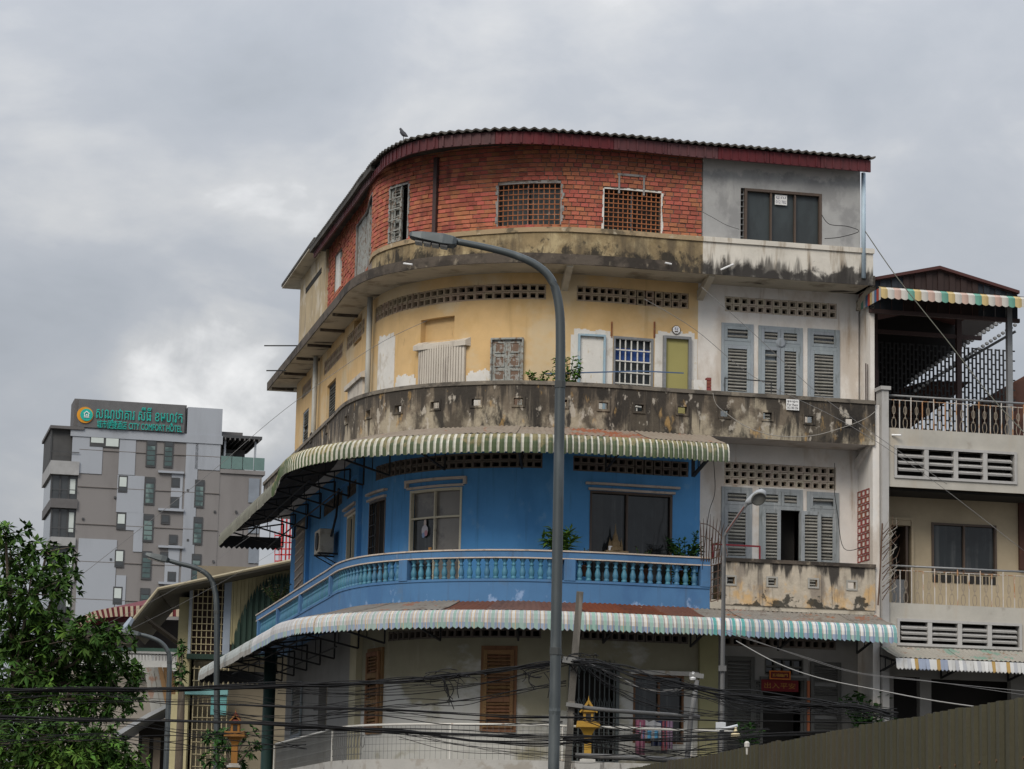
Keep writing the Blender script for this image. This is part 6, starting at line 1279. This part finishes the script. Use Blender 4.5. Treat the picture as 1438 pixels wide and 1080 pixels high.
tree('low bright green tree in the bottom left corner', [(20,1045,50,30,0),(80,1040,60,28,0),(140,1045,46,28,0),(110,1072,70,24,1),(40,1075,60,24,1),(170,1075,34,26,0),(60,1055,30,16,1),(150,1058,26,12,1)], 43, (atY(60,1180,43), atY(70,1090,43)), 4, (lf1, lf2), .155, 36, singles=80)
tree('shrub behind the orange brown spirit house', [(300,1035,16,14,0),(318,1040,16,18,0),(345,1030,14,14,0),(352,1050,14,12,0),(300,1065,18,18,0),(335,1068,24,14,0)], 63, (atY(320,1140,63), atY(322,1075,63)), 5, (lf3, lf1), .2, 18, 'shrub', 'shrub')
tree('climbing plant on the annexe cream wall', [(252,920,4,8,0),(254,938,6,8,0),(253,955,6,8,0),(257,905,4,5,0)], 94.5, (atY(254,1000,94.5), atY(254,960,94.5)), 6, (lf3, lf1), .24, 60, 'climbing plant', 'climbing_plant')
terr = mk('terracotta_pot', (.25,.11,.06), .85); wpot = mk('pale_pot', (.45,.43,.4), .8)
def potplant(label, base, hgt, spread, n_, mat, seed, ln=.16, pot=terr, long=False):
    r = random.Random(seed); t = thing('potted_plant', label, 'plant', base); m = MB(); m.lathe([(.09,0),(.13,.2),(.14,.2),(.14,.23),(.11,.23)], 10, Matrix.Translation(base)); m.build('pot', pot, t, True); cr = MB()
    for k in range(n_):
        a = r.uniform(0,2*pi); tip = base+Vector((cos(a)*spread*r.uniform(.3,1), sin(a)*spread*.5*r.uniform(.3,1), hgt*r.uniform(.6,1))); st = MB(); P_ = spl([base+Vector((0,0,.2)), base.lerp(tip,.5)+Vector((0,0,.1)), tip], 4); st.tube(P_, .008, 4); st.build('stem', lf3, t)
        for p in P_[2:]:
            for q in range(3): leafv(cr, p, Vector((r.uniform(-1,1), r.uniform(-1,1), r.uniform(-.2,.7))), ln*(1.6 if long else 1)*r.uniform(.7,1.2), ln*(.2 if long else .26), r)
    cr.build('foliage', mat, t, kind='stuff')
def onb(px, py, o, zb): s, _ = hit(px, py, 'P', o); return W(s, o, zb)
potplant('leafy potted plant above the blackened parapet right of the tall lamp', onb(797,530,-.3,11.4), 1.0, .45, 16, lf2, 1, .13); potplant('small plant left of the tall lamp above the parapet', onb(757,530,-.3,11.45), .6, .4, 9, lf2, 2, .11); potplant('thin seedling on the blackened parapet beside the carved doors', onb(745,530,-.3,11.45), .5, .06, 2, lf3, 12, .08)
potplant('broad leaved potted plant on the blue balcony behind the tall lamp', onb(786,770,-.3,7.85), .8, .42, 16, lf2, 3, .18, long=True); potplant('bushy potted plant at the right end of the blue balcony', onb(962,776,-.35,7.6), 1.05, .45, 20, lf3, 4, .14); potplant('dry brown creeper hanging over the blue balcony far end', onb(392,840,-.2,7.9), .9, .5, 16, mk('dry_twig_leaf', (.10,.085,.05), .8), 26, .09); potplant('grassy plant behind the right blue balusters', onb(958,805,-.32,7.1), .8, .4, 22, lf2, 5, .12); potplant('dry twig plant before the wide dark window', onb(905,776,-.4,7.6), .7, .3, 7, mk('dry_twig_leaf', (.10,.085,.05), .8), 6, .07); potplant('faded shrub pot left of the wide dark window', onb(822,776,-.3,7.6), .6, .25, 7, mk('dry_twig_leaf', (.10,.085,.05), .8), 16, .06)
potplant('big dark leafy plant hanging right of the red banner door', onb(1216,1000,-.2,3.9), 1.5, .6, 22, lf3, 7, .2); potplant('green bush behind the bracket lamp shade', onb(1050,1060,-.2,3.55), 1.0, .35, 14, lf3, 8, .14); potplant('pale green plant on the balcony ledge by the hoarding', onb(1096,1058,-.1,3.62), .35, .45, 8, lf2, 9, .1)

# ================================================================== SMALL THINGS ON THE FACADE
# air conditioner
s_, z_ = hit(458,762,'W',.25); t = thing('air_conditioner', 'dusty beige air conditioner outdoor unit on the blue left wing wall', 'air conditioner', W(s_,.2,z_-.3,'W')); acm = mk('dusty_beige_casing', (.40,.36,.29), .7, [L((.22,.19,.15), 5, .52, .66, .6)])
bbox('casing', acm, s_-.42, s_+.42, .12, .48, z_-.28, z_+.3, 'W', t, bevel=.02); m = MB(); m.lathe([(.22,0),(.22,.02),(.05,.03),(.0,.03)], 16, FM(s_+.1,.49,z_,'W') @ Matrix.Rotation(pi/2,4,'X')); m.build('fan_grille', darksteel_m, t); bbox('side_grille', darksteel_m, s_-.44, s_-.42, .16, .44, z_-.2, z_+.22, 'W', t)
for q in (-.3,.3): m = MB(); m.bar(W(s_+q,0,z_-.3,'W'), W(s_+q,.5,z_-.3,'W'), .04); m.bar(W(s_+q,.0,z_-.55,'W'), W(s_+q,.45,z_-.32,'W'), .025); m.build('bracket', darksteel_m, t)
m = MB(); m.tube([W(s_+.45,.2,z_+.1,'W'), W(s_+.5,.1,z_+.6,'W'), W(s_+.45,.05,z_+1.3,'W')], .03, 6); m.build('pipe', darksteel_m, t)
# bird on the roof edge
s_, z_ = hit(566,190,'R',.05); c = W(s_,.05,17.30,'R'); tt = (W(s_+.1,.05,0,'R')-W(s_,.05,0,'R')).normalized(); m = MB(); up_ = Vector((0,0,1))
m.tube([c-tt*-.20+up_*.03, c+tt*.12+up_*.07, c+tt*.03+up_*.12, c-tt*.06+up_*.19, c-tt*.09+up_*.245, c-tt*.12+up_*.27, c-tt*.16+up_*.262], [.012,.035,.058,.05,.03,.03,.004], 8)
for q in (.02,-.02): m.tube([c+tt*.02+up_*.07+Vector((0,q,0)), c+tt*.02-up_*.02+Vector((0,q,0))], .006, 4)
o = m.build('pigeon', mk('dark_feather', (.035,.035,.04), .7), smooth=True); tag(o, 'dark pigeon perched on the curved roof edge', 'bird')
# plates and notices
def notice(label, r, base, o, lines, mat=None, tm=None, name='notice'):
    s0, s1, z0, z1 = RC(*r, base=base, o=o); t = thing(name, label, 'sign', W((s0+s1)/2, o, z0, base)); bbox('board', mat or mk('white_notice_paper', (.70,.70,.69), .8, [L((.5,.48,.45), 7, .58, .7, .5)]), s0, s1, o, o+.012, z0, z1, base, t); n_ = len(lines); h_ = (z1-z0)/(n_+.4)
    for i, l in enumerate(lines): M_ = FM((s0+s1)/2, o+.014, z1-h_*(i+.7), base) @ Matrix.Rotation(pi/2,4,'X'); text(l, (s1-s0)*.84, M_, tm or mk('black_lettering', (.03,.03,.04), .7, var=0), 'lettering', t, .002, h_*.72)
    return t
notice('white rental notice on the blackened parapet below blue louvres', (1104,561,1122,576), 'P', .03, ['ផ្ទះជួល', 'For Rent', '012 782 256']); notice('torn white rental notice on the top floor sliding window', (1088,274,1105,288), 'B', -.05, ['ជួល', '012 782'], tm=mk('faded_lettering', (.2,.2,.25), .8, var=0))
s_, z_ = hit(949.5,463.5,'W',.02); t = thing('number_plate', 'white octagonal house number plate above the olive door', 'sign', W(s_,.02,z_-.1,'W')); m = MB(); m.lathe([(.105,0),(.105,.02)], 8, FM(s_,.02,z_,'W') @ Matrix.Rotation(pi/2,4,'X') @ Matrix.Rotation(pi/8,4,'Z')); m.build('rim', mk('dark_rim', (.06,.04,.03), .7), t); m = MB(); m.lathe([(.09,0),(.09,.026)], 8, FM(s_,.02,z_,'W') @ Matrix.Rotation(pi/2,4,'X') @ Matrix.Rotation(pi/8,4,'Z')); m.build('face', whiteL, t); text('52', .085, FM(s_,.05,z_+.02,'W') @ Matrix.Rotation(pi/2,4,'X'), mk('blue_number', (.06,.07,.2), .7), 'number', t, .002, .06); bbox('number_bar', mk('dark_rim', (.06,.04,.03), .7), s_-.04, s_+.04, .047, .05, z_-.055, z_-.03, 'W', t)
redb = mk('dark_red_banner', (.13,.01,.014), .8); gold2 = mk('dull_gold_lettering', (.30,.15,.03), .7)
notice('dark red door banner with four dull gold characters', (1069,955,1121,971), 'W', .07, ['出入平安'], redb, gold2, 'door_banner')
t = notice('small red plaque in orange frame above the red door banner', (1082,944,1108,952.5), 'W', .09, ['五福臨門'], mk('plaque_red', (0.120,0.012,0.018), .8), mk('bright_gold_lettering', (.6,.33,.06), .6), 'door_plaque'); s0, s1, z0, z1 = RC(1082,944,1108,952.5, o=.09); m = MB(); frame(m, s0-.03, s1+.03, z0-.03, z1+.03, .03, .085, .115); m.build('plaque_frame', mk('orange_frame', (.50,.14,.02), .6), t)
# shrine ornament in the wide window and paper decoration
s_, z_ = hit(864,772,'W',.12); z_ = hit(864,774,'W',.12)[1]; t = thing('small_shrine', 'small gilt spired shrine on a shelf before the wide dark window', 'shrine', W(s_,.12,z_,'W')); gs = mk('dull_gilt', (.20,.14,.07), .6)
bbox('shelf', mk('shelf_wood', (.30,.22,.13), .8), s_-.28, s_+.28, .02, .25, z_-.04, z_, 'W', t); m = MB(); m.lathe([(.17,0),(.15,.08),(.12,.1),(.11,.2),(.07,.24),(.06,.32),(.025,.4),(.012,.52),(0,.62)], 8, FM(s_,.12,z_,'W')); m.build('spire', gs, t)
for q in (-.15,.15): m = MB(); m.lathe([(.05,0),(.04,.12),(.01,.24),(0,.3)], 6, FM(s_+q,.12,z_,'W')); m.build('side_spire', gs, t)
bbox('cup', whiteL, s_-.2, s_-.1, .16, .2, z_, z_+.1, 'W', t)
s_, z_ = hit(595,745,'W',-.02); t = thing('paper_decoration', 'small white pink and blue paper decoration in the cream framed window', 'decoration', W(s_,-.02,z_-.2,'W'))
for i, (dx, dz, rx, rz, c_) in enumerate(((0,.16,.05,.1,(.6,.5,.45)),(0,0,.13,.13,(.55,.52,.55)),(-.05,-.1,.06,.06,(.25,.33,.5)),(.06,-.06,.06,.07,(.5,.25,.28)))): m = MB(); m.extr([W(s_+dx+rx*cos(a), -.06+.004*i, z_+dz+rz*sin(a), 'W') for a in np.linspace(0,2*pi,13)[:-1]], W(s_,.006,0,'W')-W(s_,0,0,'W')); m.build('paper_piece', mk('paper_%s' % ('buff','lilac','blue','pink')[i], c_, .8), t)
m = MB(); s_, z_ = hit(604,772,'W',.1); m.lathe([(.04,0),(.04,.1)], 10, FM(s_,.1,z_-.05,'W')); o = m.build('small_cup', mk('orange_cup', (.5,.25,.08), .6)); tag(o, 'small orange and white cup on the cream window sill', 'cup')
# washing
cl_m = [mk('white_cloth', (0.408,0.415,0.435), .9), mk('light_blue_cloth', (.10,.33,.55), .9), mk('pink_cloth', (0.306,0.109,0.170), .9), mk('mauve_cloth', (0.258,0.170,0.258), .9), mk('navy_cloth', (.03,.04,.09), .9), mk('rose_cloth', (0.286,0.082,0.102), .9)]
zl = hit(925,1012,'W',.5)[1]; sA, sB = hit(893,1012,'W',.5)[0], hit(962,1012,'W',.5)[0]; m = MB(); m.tube([W(sA,.5,zl,'W'), W(sB,.5,zl,'W')], .012, 5); o = m.build('washing_line', gryc); tag(o, 'thin washing line before the lower brown framed window', 'washing line')
for i, (px, w_, h_, c_, lab) in enumerate(((906,.30,.42,0,'white shirt on the left of the washing line'),(917,.32,.45,0,'second white shirt beside the light blue cloth on the line'),(912,.34,.2,1,'light blue cloth hung low under white shirts'),(933,.14,.66,5,'narrow rose towel on the washing line'),(940,.16,.6,3,'mauve towel right of the rose towel'),(899,.2,.75,2,'pink towel at left end of the washing line'),(925,.3,.55,4,'navy trousers in the middle of the washing line'))):
    s_ = hit(px,1020,'W',.5)[0]; off = (.22 if c_ == 1 else .0); m = MB(); vs = []; fs = []; n_ = 8
    for j in range(n_+1):
        u = j/n_-.5; wv = .03*sin(j*1.7+i); sh = .06*abs(u)*2 if c_ == 0 else 0
        for zz_ in (0, .5, 1): vs.append(W(s_+u*w_, .5+.02*i % .06+wv*(1+zz_), zl-off-sh*(1-zz_)-h_*zz_, 'W'))
    for j in range(n_):
        for q in (0,1): fs.append((3*j+q, 3*j+3+q, 3*j+4+q, 3*j+1+q))
    m.add(vs, fs); o = m.build('hanging_cloth', cl_m[c_], smooth=True); md = o.modifiers.new('thick', 'SOLIDIFY'); md.thickness = .008; tag(o, lab, 'laundry', 'washing on the balcony')
# spiked guards and red rail
rusp = mk('rusty_spike', (.12,.075,.055), .85)
t = thing('spike_guard', 'fan of rusty iron spikes at the right end of the blue balcony', 'spike guard', onb(1000,785,-.02,8.1))
for i in range(9): x = 985+i*3.4; m = MB(); m.tube([Vector(W(hit(x,785,'P',.0)[0],.0,7.98)), atY(x+i*.9-1,745,58.3), atY(x+i*1.5-2,722+abs(i-3)*3,58.2)], [.013,.012,.004], 5); m.build('spike', rusp, t)
for rr_ in (50, 32): m = MB(); m.tube([atY(984+rr_*.75*sin(a), 785-rr_*cos(a), 58.3) for a in np.linspace(0,1.5,8)], .01, 5); m.build('hoop', rusp, t)
for i in range(9): m = MB(); y = 765+i*10; m.tube([atY(998,y,58.4), atY(1012,y-4,58.3)], .01, 4); m.build('rung', rusp, t)
for x in (999,1009): m = MB(); m.tube([atY(x,755,58.42), atY(x-1,845,58.42)], .012, 5); m.build('upright', rusp, t)
t = thing('spike_guard', 'bristling grey and rusty spikes on the cream house corner pillar', 'spike guard', W(sp1, .1, 8.1))
for i in range(22): y = 732+i*4.6; m = MB(); a = atY(1239,y+14,59.1); m.tube([a, a+Vector((.12+.18*(i % 3)*.5,-.15,.22)), a+Vector((.10+.22*(i % 4)*.4,-.2,.42))], [.012,.01,.003], 4); m.build('spike', rusp if i % 2 else mk('pale_spike', (.4,.37,.33), .8), t)
m = MB(); m.tube([atY(1239,735,59.1), atY(1236,800,59.1), atY(1233,850,59.1)], .02, 5); m.build('spine', rusp, t)
t = thing('red_rail', 'thin dark red steel rail above the mouldy cream parapet', 'rail', onb(1035,766,-.1,8.1)); redr = mk('dark_red_rail', (.20,.02,.03), .6)
for p, q_ in (((1000,764),(1067,767.5)),((1067,767),(1067,787)),((1001,764),(1001,785))): m = MB(); m.bar(Vector(W(hit(*p,'P',-.1)[0],-.1,hit(*p,'P',-.1)[1])), Vector(W(hit(*q_,'P',-.1)[0],-.1,hit(*q_,'P',-.1)[1])), .035); m.build('rail_bar', redr, t)
t = thing('blue_rail', 'thin blue clothes rail above the parapet before the barred window', 'rail', onb(850,520,-.3,11.7)); bl = mk('faded_blue_rail', (.07,.12,.22), .6)
for p, q_ in (((765,525),(898,521)),((898,521),(960,524))): m = MB(); m.bar(Vector(W(hit(*p,'P',-.3)[0],-.3,hit(*p,'P',-.3)[1])), Vector(W(hit(*q_,'P',-.3)[0],-.3,hit(*q_,'P',-.3)[1])), .025); m.build('rail_bar', bl, t)
t = thing('antenna_rail', 'thin dark angled rail before the blue louvred doors', 'rail', onb(1050,535,-.4,11.7))
for p, q_ in (((1018,530),(1018,550)),((1018,531),(1083,536)),((1083,536),(1083,552))): m = MB(); m.bar(Vector(W(hit(*p,'P',-.4)[0],-.4,hit(*p,'P',-.4)[1])), Vector(W(hit(*q_,'P',-.4)[0],-.4,hit(*q_,'P',-.4)[1])), .022); m.build('rail_bar', darksteel_m, t)
m = MB(); s_ = hit(995,540,'P',-.5)[0]
t = thing('brick_stub', 'short red brick stub wall between ochre and white bays', 'wall', W(s_,-.4,11.7)); 
for i in range(6): bbox('brick', redvent_m, s_-.05, s_+.05, -.6, -.45, 11.72+.075*i, 11.785+.075*i, 'P', t)
bbox('stub_render', whiteplaster_m, s_-.35, s_-.055, -.62, -.47, 11.6, 12.1, 'P', t)
for i, (p, q_, lab) in enumerate((((567,370),(579,371.5),'short white tube lamp on the curved ochre parapet'),((1012,379),(1030,371),'tilted white tube lamp below the bare grey wall'),((934,369),(943,371),'small white tube lamp right of the ochre parapet middle'))): m = MB(); a = Vector(W(hit(*p,'P',.12)[0],.12,hit(*p,'P',.12)[1])); b = Vector(W(hit(*q_,'P',.12)[0],.12,hit(*q_,'P',.12)[1])); m.tube([a, b], .022, 8); m.tube([(a+b)/2, (a+b)/2+Vector((0,.16,0))], .01, 5); o = m.build('tube_lamp', mk('white_tube', (.7,.7,.7), .4)); tag(o, lab, 'lamp', 'tube lamps on the top parapet')
for y, x0, x1, lab in ((485.5,371,420,'upper thin rod jutting left from the roof slab'),(520.5,374,402,'lower thin rod jutting left from the roof slab')): m = MB(); m.tube([atY(x0,y,71), atY(x1,y,71)], .018, 6); o = m.build('steel_rod', darksteel_m); tag(o, lab, 'rod', 'rods jutting from the slab')
m = MB(); a = W(hit(1252,611)[0],.02,hit(1252,611)[1]); m.tube([a, W(hit(1262,612.5)[0],.15,hit(1262,612.5)[1])], .022, 8); o = m.build('drain_spout', whiteL); tag(o, 'short white drain spout on the cream terrace wall', 'pipe')
